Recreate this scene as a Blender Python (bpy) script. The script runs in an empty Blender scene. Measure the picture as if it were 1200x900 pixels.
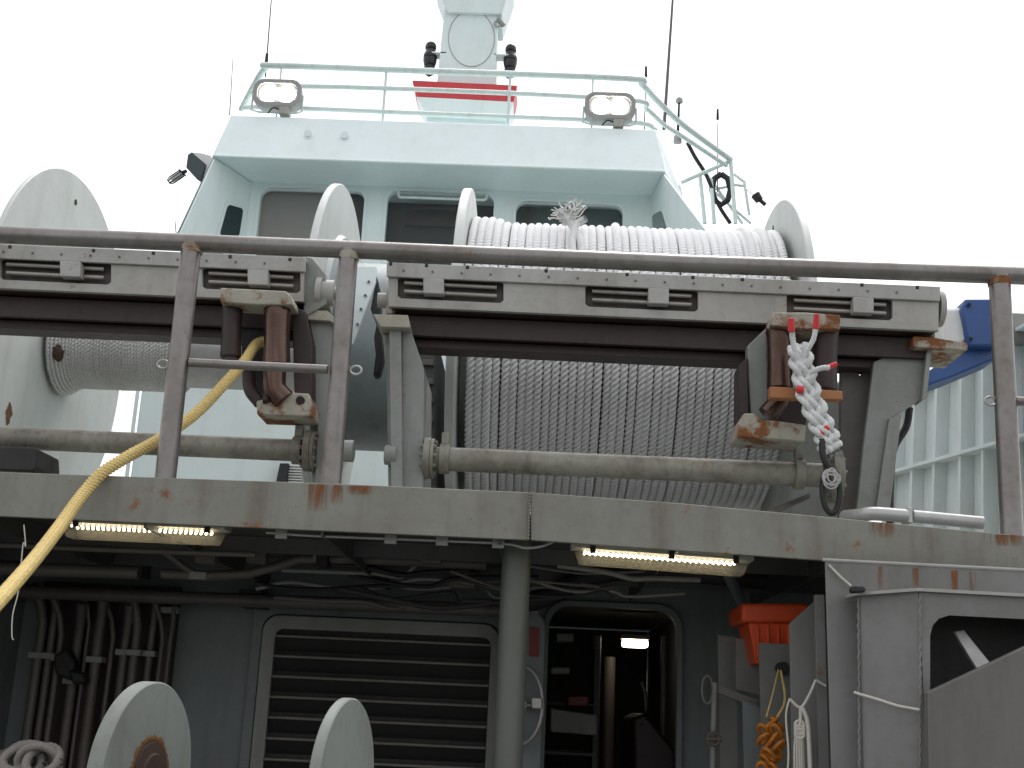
import bpy, bmesh, math, random
import numpy as np
from mathutils import Vector, Matrix
random.seed(7); rng = np.random.default_rng(7)
S = bpy.context.scene
COL = S.collection
R = math.radians
# ---------------------------------------------------------------- camera
F_, PITCH, YAW, ROLL = 1400.0, R(15), R(1.4), R(2.6)
EYE = Vector((0, 0, 1.6))
FW = Vector((-math.sin(YAW)*math.cos(PITCH), math.cos(YAW)*math.cos(PITCH), math.sin(PITCH)))
R0 = Vector((math.cos(YAW), math.sin(YAW), 0))
U0 = R0.cross(FW)
RT = R0*math.cos(ROLL) + U0*math.sin(ROLL)
UP = -R0*math.sin(ROLL) + U0*math.cos(ROLL)
def P(px, py, Y):
    d = FW*F_ + RT*(px-600) + UP*(450-py)
    return EYE + d*(Y/d.y)
cam = bpy.data.objects.new('camera', bpy.data.cameras.new('camera')); COL.objects.link(cam)
cam.matrix_world = Matrix.Translation(EYE) @ Matrix((RT, UP, -FW)).transposed().to_4x4()
cam.data.sensor_width = 36; cam.data.lens = 36*F_/1200
cam.data.clip_end = 9000; cam.data.clip_start = .05
S.camera = cam
# ---------------------------------------------------------------- materials
def mat_new(name):
    m = bpy.data.materials.new(name); m.use_nodes = True
    nt = m.node_tree; b = nt.nodes['Principled BSDF']
    return m, nt, b
def mathn(nt, op, a, b=None, clamp=False):
    n = nt.nodes.new('ShaderNodeMath'); n.operation = op; n.use_clamp = clamp
    for i, v in enumerate((a, b)):
        if v is None: continue
        if isinstance(v, (int, float)): n.inputs[i].default_value = v
        else: nt.links.new(v, n.inputs[i])
    return n.outputs[0]
def noise(nt, vec, scale, detail=4, rough=.55, stretch=None):
    if stretch:
        mp = nt.nodes.new('ShaderNodeMapping'); mp.inputs['Scale'].default_value = stretch
        nt.links.new(vec, mp.inputs['Vector']); vec = mp.outputs[0]
    n = nt.nodes.new('ShaderNodeTexNoise'); n.inputs['Scale'].default_value = scale
    n.inputs['Detail'].default_value = detail; n.inputs['Roughness'].default_value = rough
    nt.links.new(vec, n.inputs['Vector']); return n.outputs['Fac']
def ramp(nt, v, lo, hi):
    n = nt.nodes.new('ShaderNodeMapRange'); n.inputs['From Min'].default_value = lo; n.inputs['From Max'].default_value = hi
    nt.links.new(v, n.inputs['Value']); return n.outputs[0]
def mixc(nt, f, a, b):
    n = nt.nodes.new('ShaderNodeMix'); n.data_type = 'RGBA'
    nt.links.new(f, n.inputs[0]) if not isinstance(f, (int, float)) else setattr(n.inputs[0], 'default_value', f)
    for s, v in ((6, a), (7, b)):
        if isinstance(v, tuple): n.inputs[s].default_value = (*v, 1)
        else: nt.links.new(v, n.inputs[s])
    return n.outputs[2]
RUST = (.20, .075, .025)
def paint(name, col, rough=.45, dirt=.35, rust=0.0, bump=.12, metal=0.0, streak=.35, dcol=None, scale=1.0, rustcol=RUST, spec=.5):
    m, nt, b = mat_new(name)
    g = nt.nodes.new('ShaderNodeNewGeometry'); pos = g.outputs['Position']
    n1 = noise(nt, pos, 2.2*scale, 6, .62); n2 = noise(nt, pos, 26*scale, 5, .6); n3 = noise(nt, pos, 1.0, 5, .6, (9*scale, 9*scale, .9*scale))
    dc = dcol or tuple(c*.48*k for c, k in zip(col, (1.05, .95, .82)))
    f = mathn(nt, 'MULTIPLY', ramp(nt, n1, .42, .72), dirt)
    f2 = mathn(nt, 'MULTIPLY', ramp(nt, n3, .5, .75), streak)
    f3 = mathn(nt, 'MULTIPLY', ramp(nt, n2, .5, .8), dirt*.5)
    ff = mathn(nt, 'ADD', mathn(nt, 'ADD', f, f2), f3, True)
    c = mixc(nt, ff, col, dc)
    rg = mathn(nt, 'ADD', mathn(nt, 'MULTIPLY', n2, .25), rough-.1)
    if rust > 0:
        n4 = noise(nt, pos, 7*scale, 8, .7); n5 = noise(nt, pos, .9*scale+.5, 3, .5)
        r = mathn(nt, 'ADD', mathn(nt, 'MULTIPLY', n4, .65), mathn(nt, 'MULTIPLY', n5, .35))
        th = .72 - .30*rust
        r = ramp(nt, r, th, th+.06)
        n6 = noise(nt, pos, 45*scale, 3, .6)
        rc = mixc(nt, n6, tuple(x*.45 for x in rustcol), tuple(min(1, x*1.5) for x in rustcol))
        sp_ = mathn(nt, 'ADD', mathn(nt, 'MULTIPLY', noise(nt, pos, 75*scale, 3, .5), .8), mathn(nt, 'MULTIPLY', n4, .35))
        r = mathn(nt, 'ADD', r, ramp(nt, sp_, .80-.10*rust, .83-.10*rust), True)
        c = mixc(nt, r, c, rc)
        rg = mathn(nt, 'ADD', rg, mathn(nt, 'MULTIPLY', r, .3), True)
    nt.links.new(c, b.inputs['Base Color']); nt.links.new(rg, b.inputs['Roughness'])
    b.inputs['Metallic'].default_value = metal; b.inputs['Specular IOR Level'].default_value = spec
    if bump:
        bp = nt.nodes.new('ShaderNodeBump'); bp.inputs['Strength'].default_value = bump; bp.inputs['Distance'].default_value = .01
        n7 = noise(nt, pos, 9*scale, 6, .6)
        nt.links.new(mathn(nt, 'ADD', n7, mathn(nt, 'MULTIPLY', n2, .4)), bp.inputs['Height']); nt.links.new(bp.outputs[0], b.inputs['Normal'])
    return m
def emit(name, col, s):
    m, nt, b = mat_new(name); b.inputs['Base Color'].default_value = (*col, 1)
    b.inputs['Emission Color'].default_value = (*col, 1); b.inputs['Emission Strength'].default_value = s
    return m
def glass(name, col, rough=.05):
    m, nt, b = mat_new(name); b.inputs['Base Color'].default_value = (*col, 1); b.inputs['Roughness'].default_value = rough
    b.inputs['Transmission Weight'].default_value = 1.0; b.inputs['IOR'].default_value = 1.45
    return m
M = {}
M['mint'] = paint('mint_paint', (.74, .83, .82), .4, .12, 0, .04, streak=.10)
M['mint_band'] = paint('mint_band_paint', (.75, .84, .85), .4, .10, 0.02, .04, streak=.08)
M['house'] = paint('deckhouse_paint', (.61, .69, .68), .45, .15, 0.0, .05, streak=.15)
M['reel'] = paint('reel_paint', (.60, .63, .615), .45, .25, .12, .08, streak=.15)
M['reel_in'] = paint('reel_hub_paint', (.50, .54, .54), .4, .3, .1, .1)
M['deckpaint'] = paint('deck_grey_paint', (.20, .212, .195), .5, .35, .20, .12, streak=.3)
M['edge'] = paint('deck_edge_paint', (.215, .213, .185), .5, .55, .48, .22, streak=.6, dcol=(.12, .105, .075))
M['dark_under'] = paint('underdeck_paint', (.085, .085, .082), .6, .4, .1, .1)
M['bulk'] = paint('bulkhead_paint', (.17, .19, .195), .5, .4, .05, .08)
M['panel'] = paint('locker_paint', (.185, .187, .18), .5, .45, .3, .1, streak=.25)
M['slab'] = paint('slab_paint', (.14, .13, .125), .55, .3, .0, .15, streak=.45)
M['steel'] = paint('weathered_steel', (.24, .228, .22), .34, .6, .42, .16, metal=.75, streak=.25, dcol=(.11, .085, .07))
M['stand'] = paint('stand_paint', (.25, .265, .25), .5, .5, .32, .12, streak=.4, dcol=(.13, .12, .09))
M['cream'] = paint('rusty_cream_plate', (.40, .385, .32), .55, .5, .75, .2)
M['pipe'] = paint('grimy_pipe_paint', (.27, .26, .215), .5, .95, .42, .2, streak=.6, dcol=(.08, .065, .045))
M['beam'] = paint('spooling_beam_paint', (.36, .35, .33), .45, .5, .3, .1, streak=.3)
M['beamlip'] = paint('beam_cover_paint', (.38, .375, .36), .45, .5, .22, .1)
M['recessgrey'] = paint('brown_grey_paint', (.15, .135, .125), .5, .5, .2, .12)
M['drumblue'] = paint('blue_grey_drum', (.27, .315, .325), .4, .4, .08, .12, streak=.4)
M['rustring'] = paint('orange_rust_ring', (.17, .085, .03), .85, .6, .5, .4)
M['deckbounce'] = paint('pale_bounce_deck', (.30, .31, .29), .55, .4, .2, .1)  # pale tone picked to bounce light up from the winch deck
M['antenna'] = paint('antenna_grey', (.12, .12, .12), .4, .1, 0, 0)
M['pillar'] = paint('pillar_paint', (.10, .107, .095), .45, .3, .05, .06)
M['lensgrey'] = paint('reflector_grey', (.45, .44, .42), .25, .2, 0, .03, metal=.4)
M['rod'] = paint('slot_rod_steel', (.36, .34, .31), .4, .4, .08, .1, metal=.5)
M['recess'] = paint('slot_recess', (.10, .085, .075), .6, .5, .3, .1)
M['redbrown'] = paint('red_primer_rust', (.036, .019, .018), .5, .5, .3, .2, rustcol=(.12, .045, .025))
M['roller'] = paint('worn_roller_steel', (.12, .075, .062), .27, .6, .35, .12, metal=.8, rustcol=(.22, .09, .05))
M['black'] = paint('black_plastic', (.012, .012, .016), .3, .2, 0, .05)
M['blackdull'] = paint('black_rubber', (.015, .015, .015), .6, .2, 0, .1)
M['blackrust'] = paint('black_spotted', (.018, .016, .015), .6, .4, .45, .1)
M['red'] = paint('red_stripe', (.55, .035, .045), .4, .1, 0, .03)
M['signred'] = paint('sign_red', (.20, .02, .018), .5, .2, 0, .03)
M['orange'] = paint('orange_plastic', (.72, .085, .02), .38, .15, 0, .05, streak=.1)
M['wood'] = paint('orange_timber', (.42, .18, .07), .6, .4, 0, .2, streak=.1)
M['chain'] = paint('orange_chain', (.55, .19, .02), .45, .4, .3, .15)
M['blue'] = paint('blue_paint', (.02, .075, .25), .4, .3, .05, .08)
M['white'] = paint('white_paint', (.72, .73, .72), .45, .25, .22, .08, streak=.3)
M['bulwark'] = paint('bulwark_paint', (.66, .71, .71), .45, .2, .05, .05, streak=.2)
M['rail_mint'] = paint('mint_rail', (.68, .78, .75), .4, .1, 0, .02)
M['galv'] = paint('galvanised', (.42, .42, .42), .4, .4, .03, .15, metal=.6)
M['lampframe'] = paint('floodlight_body', (.34, .34, .33), .4, .2, 0, .05)
M['duct'] = paint('housing_plastic', (.42, .41, .36), .5, .3, 0, .05)
M['under'] = paint('underpipe', (.13, .11, .10), .45, .5, .15, .1)
M['rusthub'] = paint('rusted_hub', (.055, .030, .02), .8, .6, .6, .35, rustcol=(.09, .04, .02))
M['disc'] = paint('small_reel_paint', (.25, .27, .255), .5, .45, .25, .06)
M['louv'] = paint('louvre_paint', (.27, .265, .25), .5, .4, .15, .1)
M['slat'] = paint('louvre_slat_paint', (.018, .016, .016), .5, .4, .15, .1)
M['blind'] = paint('window_blind', (.34, .32, .295), .7, .05, 0, .02, streak=.05)
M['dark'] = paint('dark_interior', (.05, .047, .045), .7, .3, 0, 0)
M['teal'] = paint('teal_interior', (.07, .10, .10), .6, .1, 0, 0)
M['pane'] = paint('window_glass', (.03, .05, .055), .08, .05, 0, 0, streak=0)
M['string'] = paint('twine', (.55, .52, .47), .8, .3, 0, .1)
M['sky_reflect'] = None
M['flood'] = emit('floodlight_glow', (1, .99, .95), 9)
M['led'] = emit('led_glow', (1, .84, .55), 5)
M['bulb'] = emit('corridor_lamp_glow', (1, .88, .68), 4)
def clearplastic():
    m, nt, b = mat_new('clear_diffuser'); b.inputs['Base Color'].default_value = (.33, .31, .26, 1); b.inputs['Roughness'].default_value = .25; b.inputs['Alpha'].default_value = .30
    return m
M['diff'] = clearplastic()
def ropemat(name, col, col2, groove_col=None, rough=.75):
    m, nt, b = mat_new(name)
    g = nt.nodes.new('ShaderNodeNewGeometry'); pos = g.outputs['Position']
    n1 = noise(nt, pos, 3, 5, .6); n2 = noise(nt, pos, 70, 4, .6); n3 = noise(nt, pos, 260, 2, .5)
    f = mathn(nt, 'ADD', mathn(nt, 'MULTIPLY', ramp(nt, n1, .35, .75), .45), mathn(nt, 'MULTIPLY', ramp(nt, n2, .45, .75), .45), True)
    c = mixc(nt, f, col, col2)
    if groove_col:
        uv = nt.nodes.new('ShaderNodeUVMap'); sp = nt.nodes.new('ShaderNodeSeparateXYZ'); nt.links.new(uv.outputs[0], sp.inputs[0])
        fr = mathn(nt, 'FRACT', sp.outputs[1]); s = mathn(nt, 'LESS_THAN', fr, .07)  # line painted along each strand groove so the lay shows
        c = mixc(nt, mathn(nt, 'MULTIPLY', s, .6), c, groove_col)
    nt.links.new(c, b.inputs['Base Color']); b.inputs['Roughness'].default_value = rough
    bp = nt.nodes.new('ShaderNodeBump'); bp.inputs['Strength'].default_value = .5; bp.inputs['Distance'].default_value = .003
    nt.links.new(mathn(nt, 'ADD', n3, n2), bp.inputs['Height']); nt.links.new(bp.outputs[0], b.inputs['Normal'])
    return m
M['rope_white'] = ropemat('white_hawser', (.88, .88, .89), (.74, .735, .73), (.16, .19, .22))
M['rope_yellow'] = ropemat('yellow_rope', (.74, .56, .22), (.42, .31, .13))
M['rope_braid'] = ropemat('white_braid', (.70, .71, .71), (.42, .43, .44), (.45, .50, .22))
M['wire'] = ropemat('steel_wire', (.62, .62, .61), (.30, .29, .28), None, .42)
M['wire'].node_tree.nodes['Principled BSDF'].inputs['Metallic'].default_value = .55
M['greyrope'] = ropemat('grey_rope', (.22, .20, .185), (.09, .08, .07))
M['yarn'] = ropemat('pale_yarn', (.75, .74, .72), (.5, .49, .46))
M['redtape'] = paint('red_tape', (.65, .03, .04), .45, .1, 0, .03)
# ---------------------------------------------------------------- helpers
def thing(name, label, cat, loc=(0, 0, 0), group=None):
    o = bpy.data.objects.new(name, None); o.empty_display_size = .2; COL.objects.link(o); o.location = Vector(loc)
    tag(o, label, cat, group); return o
def tag(o, label=None, cat=None, group=None, kind=None):
    if label: o['label'] = label
    if cat: o['category'] = cat
    if group: o['group'] = group
    if kind: o['kind'] = kind
    return o
def root_loc(p):
    v = Vector((0, 0, 0))
    while p is not None: v += p.location; p = p.parent
    return v
def finish(name, me, mat, parent=None, bevel=0, origin=True):
    o = bpy.data.objects.new(name, me)
    if parent is not None:
        me.transform(Matrix.Translation(-root_loc(parent))); o.parent = parent
    elif origin and len(me.vertices):
        co = np.empty(len(me.vertices)*3); me.vertices.foreach_get('co', co); co = co.reshape(-1, 3)
        lo, hi = co.min(0), co.max(0); b = Vector(((lo[0]+hi[0])/2, (lo[1]+hi[1])/2, lo[2]))
        me.transform(Matrix.Translation(-b)); o.location = b
    if mat: me.materials.append(mat)
    COL.objects.link(o)
    if bevel:
        md = o.modifiers.new('bevel', 'BEVEL'); md.width = bevel; md.segments = 2; md.limit_method = 'ANGLE'; md.angle_limit = R(40)
    return o
def mk(name, bm, mat, parent=None, bevel=0, smooth=True, ang=38):
    bmesh.ops.recalc_face_normals(bm, faces=bm.faces[:])
    if smooth:
        for f in bm.faces: f.smooth = True
        for e in bm.edges:
            if len(e.link_faces) != 2 or e.calc_face_angle(3) > R(ang): e.smooth = False
    me = bpy.data.meshes.new(name); bm.to_mesh(me); bm.free()
    return finish(name, me, mat, parent, bevel)
def B(): return bmesh.new()
def box(bm, x0, x1, y0, y1, z0, z1):
    v = [bm.verts.new((x, y, z)) for x in (x0, x1) for y in (y0, y1) for z in (z0, z1)]
    for f in ((0, 1, 3, 2), (4, 6, 7, 5), (0, 4, 5, 1), (2, 3, 7, 6), (0, 2, 6, 4), (1, 5, 7, 3)): bm.faces.new([v[i] for i in f])
    return v
def prism(bm, pts, vec):
    vec = Vector(vec); a = [bm.verts.new(Vector(p)) for p in pts]; b = [bm.verts.new(Vector(p)+vec) for p in pts]
    n = len(pts); bm.faces.new(a); bm.faces.new(b[::-1])
    for i in range(n): bm.faces.new((a[i], b[i], b[(i+1) % n], a[(i+1) % n]))
def tr(bm, pp, Y, d): prism(bm, [P(x, y, Y) for x, y in pp], (0, d, 0))
def frame(t):
    t = Vector(t).normalized(); u = t.cross(Vector((0, 0, 1)))
    if u.length < 1e-3: u = t.cross(Vector((0, 1, 0)))
    u.normalize(); return u, t.cross(u).normalized()
def cyl(bm, p0, p1, r, r1=None, n=24, cap=True):
    p0, p1 = Vector(p0), Vector(p1); r1 = r if r1 is None else r1; u, v = frame(p1-p0)
    A = [bm.verts.new(p0 + (u*math.cos(2*math.pi*i/n)+v*math.sin(2*math.pi*i/n))*r) for i in range(n)]
    C = [bm.verts.new(p1 + (u*math.cos(2*math.pi*i/n)+v*math.sin(2*math.pi*i/n))*r1) for i in range(n)]
    for i in range(n): bm.faces.new((A[i], A[(i+1) % n], C[(i+1) % n], C[i]))
    if cap: bm.faces.new(A[::-1]); bm.faces.new(C)
def lathe(bm, prof, c, axis=(1, 0, 0), n=96):
    ax = Vector(axis).normalized(); u, v = frame(ax); c = Vector(c); rows = []
    for s, r in prof:
        if r < 1e-5: rows.append([bm.verts.new(c+ax*s)])
        else: rows.append([bm.verts.new(c+ax*s+(u*math.cos(2*math.pi*i/n)+v*math.sin(2*math.pi*i/n))*r) for i in range(n)])
    for a, b in zip(rows, rows[1:]):
        for i in range(n):
            j = (i+1) % n
            if len(a) == 1 and len(b) == 1: continue
            if len(a) == 1: bm.faces.new((a[0], b[i], b[j]))
            elif len(b) == 1: bm.faces.new((a[i], a[j], b[0]))
            else: bm.faces.new((a[i], a[j], b[j], b[i]))
def smooth_path(pts, k=8):
    pts = [Vector(p) for p in pts]; q = [pts[0]*2-pts[1]]+pts+[pts[-1]*2-pts[-2]]; out = []
    for i in range(1, len(q)-2):
        a, b, c, d = q[i-1:i+3]
        for j in range(k):
            t = j/k; out.append(.5*((2*b)+(c-a)*t+(2*a-5*b+4*c-d)*t*t+(3*b-a-3*c+d)*t**3))
    out.append(pts[-1]); return out
def tube(bm, pts, r, n=12, k=0):
    if k: pts = smooth_path(pts, k)
    pts = [Vector(p) for p in pts]; m = len(pts); u, v = frame(pts[1]-pts[0]); rows = []; pt = (pts[1]-pts[0]).normalized()
    for i, p in enumerate(pts):
        t = (pts[min(i+1, m-1)]-pts[max(i-1, 0)]).normalized()
        q = pt.rotation_difference(t); u = q @ u; u = (u-t*u.dot(t)).normalized(); v = t.cross(u); pt = t
        rr = r[i] if isinstance(r, (list, tuple)) else r
        rows.append([bm.verts.new(p+(u*math.cos(2*math.pi*a/n)+v*math.sin(2*math.pi*a/n))*rr) for a in range(n)])
    for a, b in zip(rows, rows[1:]):
        for i in range(n): bm.faces.new((a[i], a[(i+1) % n], b[(i+1) % n], b[i]))
    bm.faces.new(rows[0][::-1]); bm.faces.new(rows[-1])
def rope_mesh(name, path, r, pitch, strands=3, n=15, depth=.22, U=None, braid=False):
    """a laid rope: lobed section turning along the path; path = (m,3)"""
    p = np.asarray(path, float); m = len(p)
    t = np.gradient(p, axis=0); t /= np.linalg.norm(t, axis=1)[:, None]
    s = np.concatenate([[0], np.cumsum(np.linalg.norm(np.diff(p, axis=0), axis=1))])
    if U is None:
        u = np.empty_like(p); a = np.cross(t[0], (0, 0, 1.0)); a /= np.linalg.norm(a)
        for i in range(m):
            a = a - t[i]*a.dot(t[i]); a /= np.linalg.norm(a); u[i] = a
    else: u = U
    v = np.cross(t, u)
    ph = np.linspace(0, 2*np.pi, n, endpoint=False)
    tw = 2*np.pi*s/pitch
    lob = np.abs(np.sin(strands/2*(ph[None, :]-tw[:, None])))
    if braid:
        A1 = np.sin(strands/2*(ph[None, :]-tw[:, None])); A2 = np.sin(strands/2*(ph[None, :]+tw[:, None]))
        lob = np.abs(A1*A2)
    rad = r*(1-depth+depth*lob**.7*1.0)
    co = p[:, None, :]+(u[:, None, :]*np.cos(ph)[None, :, None]+v[:, None, :]*np.sin(ph)[None, :, None])*rad[:, :, None]
    me = bpy.data.meshes.new(name)
    i, j = np.meshgrid(np.arange(m-1), np.arange(n), indexing='ij'); j2 = (j+1) % n
    q = np.stack([i*n+j, i*n+j2, (i+1)*n+j2, (i+1)*n+j], -1).reshape(-1, 4)
    me.vertices.add(m*n); me.vertices.foreach_set('co', co.reshape(-1))
    me.loops.add(q.size); me.loops.foreach_set('vertex_index', q.reshape(-1).astype(np.int32))
    me.polygons.add(len(q)); me.polygons.foreach_set('loop_start', np.arange(0, q.size, 4, dtype=np.int32))
    me.polygons.foreach_set('use_smooth', np.ones(len(q), bool))
    uvl = me.uv_layers.new(name='UVMap')
    pv = (ph/(2*np.pi)*strands); vv = (pv[None, :]-tw[:, None]/(2*np.pi)*strands)
    su = np.repeat(s[:, None], n, 1)
    uv = np.stack([su, vv+100], -1).reshape(-1, 2)[q.reshape(-1)]
    # keep faces from wrapping: last column
    wrap = (q[:, 1] % n == 0)
    uvq = uv.reshape(-1, 4, 2); uvq[wrap, 1, 1] += strands; uvq[wrap, 2, 1] += strands
    uvl.data.foreach_set('uv', uvq.reshape(-1))
    me.update(); me.validate(); return me
def rope(name, pts, r, pitch, mat, parent=None, k=10, **kw):
    me = rope_mesh(name, [tuple(p) for p in smooth_path(pts, k)], r, pitch, **kw)
    return finish(name, me, mat, parent)
def rrect(x0, x1, z0, z1, r, n=6):
    out = []
    for cx, cz, a in ((x1-r, z1-r, 0), (x0+r, z1-r, 90), (x0+r, z0+r, 180), (x1-r, z0+r, 270)):
        for i in range(n+1): out.append((cx+r*math.cos(R(a+90*i/n)), cz+r*math.sin(R(a+90*i/n))))
    return out
def plate(name, outer, holes, Y, d, mat, parent=None, mtx=None, bevel=0):
    """a flat plate in the x-z plane with holes, front face at Y, thickness d"""
    cu = bpy.data.curves.new('c', 'CURVE'); cu.dimensions = '2D'; cu.fill_mode = 'BOTH'; cu.extrude = d/2
    for loop in [outer]+holes:
        sp = cu.splines.new('POLY'); sp.points.add(len(loop)-1); sp.use_cyclic_u = True
        for pt, (x, z) in zip(sp.points, loop): pt.co = (x, z, 0, 1)
    ob = bpy.data.objects.new('tmp', cu); COL.objects.link(ob)
    dg = bpy.context.evaluated_depsgraph_get(); me = bpy.data.meshes.new_from_object(ob.evaluated_get(dg)); bpy.data.objects.remove(ob); bpy.data.curves.remove(cu)
    me.transform(mtx if mtx else Matrix(((1, 0, 0, 0), (0, 0, 1, Y+d/2), (0, 1, 0, 0), (0, 0, 0, 1))))
    me.name = name
    bm = B(); bm.from_mesh(me); bmesh.ops.remove_doubles(bm, verts=bm.verts[:], dist=1e-5); bpy.data.meshes.remove(me)
    return mk(name, bm, mat, parent, bevel, True, 30)
def XZ(pp, Y): return [(P(x, y, Y).x, P(x, y, Y).z) for x, y in pp]
def dup(o, off, label=None, parent=None):
    c = o.copy(); COL.objects.link(c); c.parent = parent
    if parent is None: c.location = o.location + Vector(off)
    if label: c['label'] = label
    for ch in o.children: dup(ch, (0, 0, 0), None, c)
    return c
def bolts(bm, c, axis, rad, n, r=.012, h=.018):
    ax = Vector(axis).normalized(); u, v = frame(ax); c = Vector(c)
    for i in range(n):
        a = 2*math.pi*i/n; q = c+(u*math.cos(a)+v*math.sin(a))*rad; cyl(bm, q, q+ax*h, r, n=6)
# ---------------------------------------------------------------- world, sun
w = bpy.data.worlds.new('World'); S.world = w; w.use_nodes = True; nt = w.node_tree
sky = nt.nodes.new('ShaderNodeTexSky'); sky.sky_type = 'NISHITA'; sky.sun_disc = False
SE, SA = R(64), R(15)
sky.sun_elevation = SE; sky.sun_rotation = SA; sky.air_density = 1; sky.dust_density = 4.0; sky.ozone_density = 1
hs = nt.nodes.new('ShaderNodeHueSaturation'); hs.inputs['Saturation'].default_value = .10
nt.links.new(sky.outputs[0], hs.inputs['Color'])
bg = nt.nodes['Background']; mx = mixc(nt, .5, hs.outputs[0], (4.6, 4.65, 4.75)); nt.links.new(mx, bg.inputs['Color']); bg.inputs['Strength'].default_value = .12
sun = bpy.data.objects.new('sun', bpy.data.lights.new('sun', 'SUN')); COL.objects.link(sun)
sun.data.energy = .6; sun.data.angle = R(25); sun.data.color = (1, .98, .95)
d = Vector((math.sin(SA)*math.cos(SE), math.cos(SA)*math.cos(SE), math.sin(SE)))
sun.rotation_euler = d.to_track_quat('Z', 'Y').to_euler(); sun.location = (0, 0, 30)
S.view_settings.view_transform = 'Standard'; S.view_settings.look = 'None'; S.view_settings.gamma = 1
S.view_settings.exposure = 1.22
# ---------------------------------------------------------------- setting
bm = B(); box(bm, -4000, 4000, -3000, 6000, -3.2, -3.0)
wm, wnt, wb = mat_new('sea_water'); wb.inputs['Base Color'].default_value = (.03, .045, .05, 1); wb.inputs['Roughness'].default_value = .2
g = wnt.nodes.new('ShaderNodeNewGeometry'); bp = wnt.nodes.new('ShaderNodeBump'); bp.inputs['Strength'].default_value = .6
wnt.links.new(noise(wnt, g.outputs['Position'], .6, 6, .6), bp.inputs['Height']); wnt.links.new(bp.outputs[0], wb.inputs['Normal'])
tag(mk('sea', bm, wm, smooth=False), kind='structure')
bm = B(); prism(bm, [(-4.4, -9, -3.6), (4.6, -9, -3.6), (4.6, 26, -3.6), (0, 33, -3.6), (-4.4, 26, -3.6)], (0, 0, 3.55))
tag(mk('hull', bm, M['deckpaint']), kind='structure')
bm = B(); box(bm, -4.4, 4.6, -9, 26, -.02, 0)
tag(mk('main_deck', bm, M['deckpaint']), kind='structure')
ZD = 2.37
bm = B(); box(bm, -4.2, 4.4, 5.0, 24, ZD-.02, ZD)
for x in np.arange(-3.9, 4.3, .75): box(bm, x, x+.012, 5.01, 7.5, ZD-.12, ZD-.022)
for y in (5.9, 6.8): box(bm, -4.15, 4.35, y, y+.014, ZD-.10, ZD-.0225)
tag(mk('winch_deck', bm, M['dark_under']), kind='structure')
bm = B(); box(bm, -4.15, 4.35, 5.03, 23.9, ZD+.001, ZD+.006)  # unseen pale layer added to bounce light onto the hawser
tag(mk('deck_bounce_layer', bm, M['deckbounce']), kind='structure')
# deck edge girder
e = thing('deck_edge_girder', 'long grey green painted girder with rust streaks along the edge of the winch deck', 'girder', P(620, 632, 5))
bm = B(); tr(bm, [(-220, 545), (0, 553), (400, 567), (620, 577), (620, 633), (0, 605), (-220, 595)], 4.97, .028); mk('girder_plate', bm, M['edge'], e, .003)
bm = B(); tr(bm, [(622, 577), (800, 590), (960, 605), (1200, 628), (1420, 650), (1420, 705), (1200, 682), (965, 657), (622, 633)], 4.97, .028); mk('girder_plate', bm, M['edge'], e, .003)
bm = B(); tube(bm, [P(621, 577.5, 4.966)+Vector((.0015*math.sin(i*2.1), 0, -i*.0048)) for i in range(42)], [.004+.0015*(i*5%3) for i in range(42)], 8); mk('weld_seam', bm, M['edge'], e)
# rust streak below post
def streakmat():
    m, nt, b = mat_new('rust_streak'); b.inputs['Base Color'].default_value = (.24, .085, .02, 1); b.inputs['Roughness'].default_value = .8
    g = nt.nodes.new('ShaderNodeTexCoord'); sp = nt.nodes.new('ShaderNodeSeparateXYZ'); nt.links.new(g.outputs['Generated'], sp.inputs[0])
    gm = nt.nodes.new('ShaderNodeNewGeometry')
    n = noise(nt, gm.outputs['Position'], 1.0, 5, .65, (55, 55, 3.5))
    ex = mathn(nt, 'MULTIPLY', mathn(nt, 'MULTIPLY', sp.outputs[0], mathn(nt, 'SUBTRACT', 1.0, sp.outputs[0])), 4)
    a = mathn(nt, 'MULTIPLY', mathn(nt, 'MULTIPLY', ramp(nt, n, .38, .68), ex), mathn(nt, 'POWER', sp.outputs[2], .8), True)
    nt.links.new(a, b.inputs['Alpha']); return m
M['streak'] = streakmat()
for x0, x1, y0, y1, Y in ((360, 386, 566, 600, 4.967), (386, 402, 567, 592, 4.967), (1018, 1050, 611, 630, 4.967), (1150, 1200, 625, 640, 4.967), (405, 440, 568, 580, 4.967)):
    bm = B(); tr(bm, [(x0, y0+1), (x1, y0+2), (x1, y1), (x0, y1)], Y, .0015); mk('rust_streak', bm, M['streak'], e)
# ---------------------------------------------------------------- guard rail
YR = 5.03
g = thing('guard_rail', 'worn bare steel guard rail running across the deck edge in front of the reels', 'guard rail', P(400, 567, YR))
bm = B(); tube(bm, [P(-200, 256, YR), P(0, 275, YR), P(400, 292, YR), P(800, 309, YR), P(1420, 331, YR)], .0405, 20); mk('top_rail', bm, M['steel'], g)
for xt, yt, xb, yb, r in ((225, 287, 194, 559, .045), (409, 295, 388, 568, .043), (1171, 325, 1186, 629, .046)):
    bm = B(); dd = P(xb, yb, YR)-P(xt, yt, YR); cyl(bm, P(xt, yt-3, YR), P(xb, yb, YR)+dd.normalized()*.07, r, n=28); po = mk('post', bm, M['steel'], g)
    bm = B(); c = P(xt, yt+7, YR); d_ = (P(xb, yb, YR)-P(xt, yt, YR)).normalized(); cyl(bm, c-d_*.02, c+d_*.012, r*1.12, r*1.03, 28); mk('weld_bead', bm, M['cream'], po)
bm = B(); cyl(bm, P(222, 425, YR), P(384, 433, YR), .02); mk('mid_rail', bm, M['steel'], g)
bm = B(); cyl(bm, P(1190, 470, YR), P(1400, 480, YR), .02); mk('mid_rail', bm, M['steel'], g)
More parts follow.
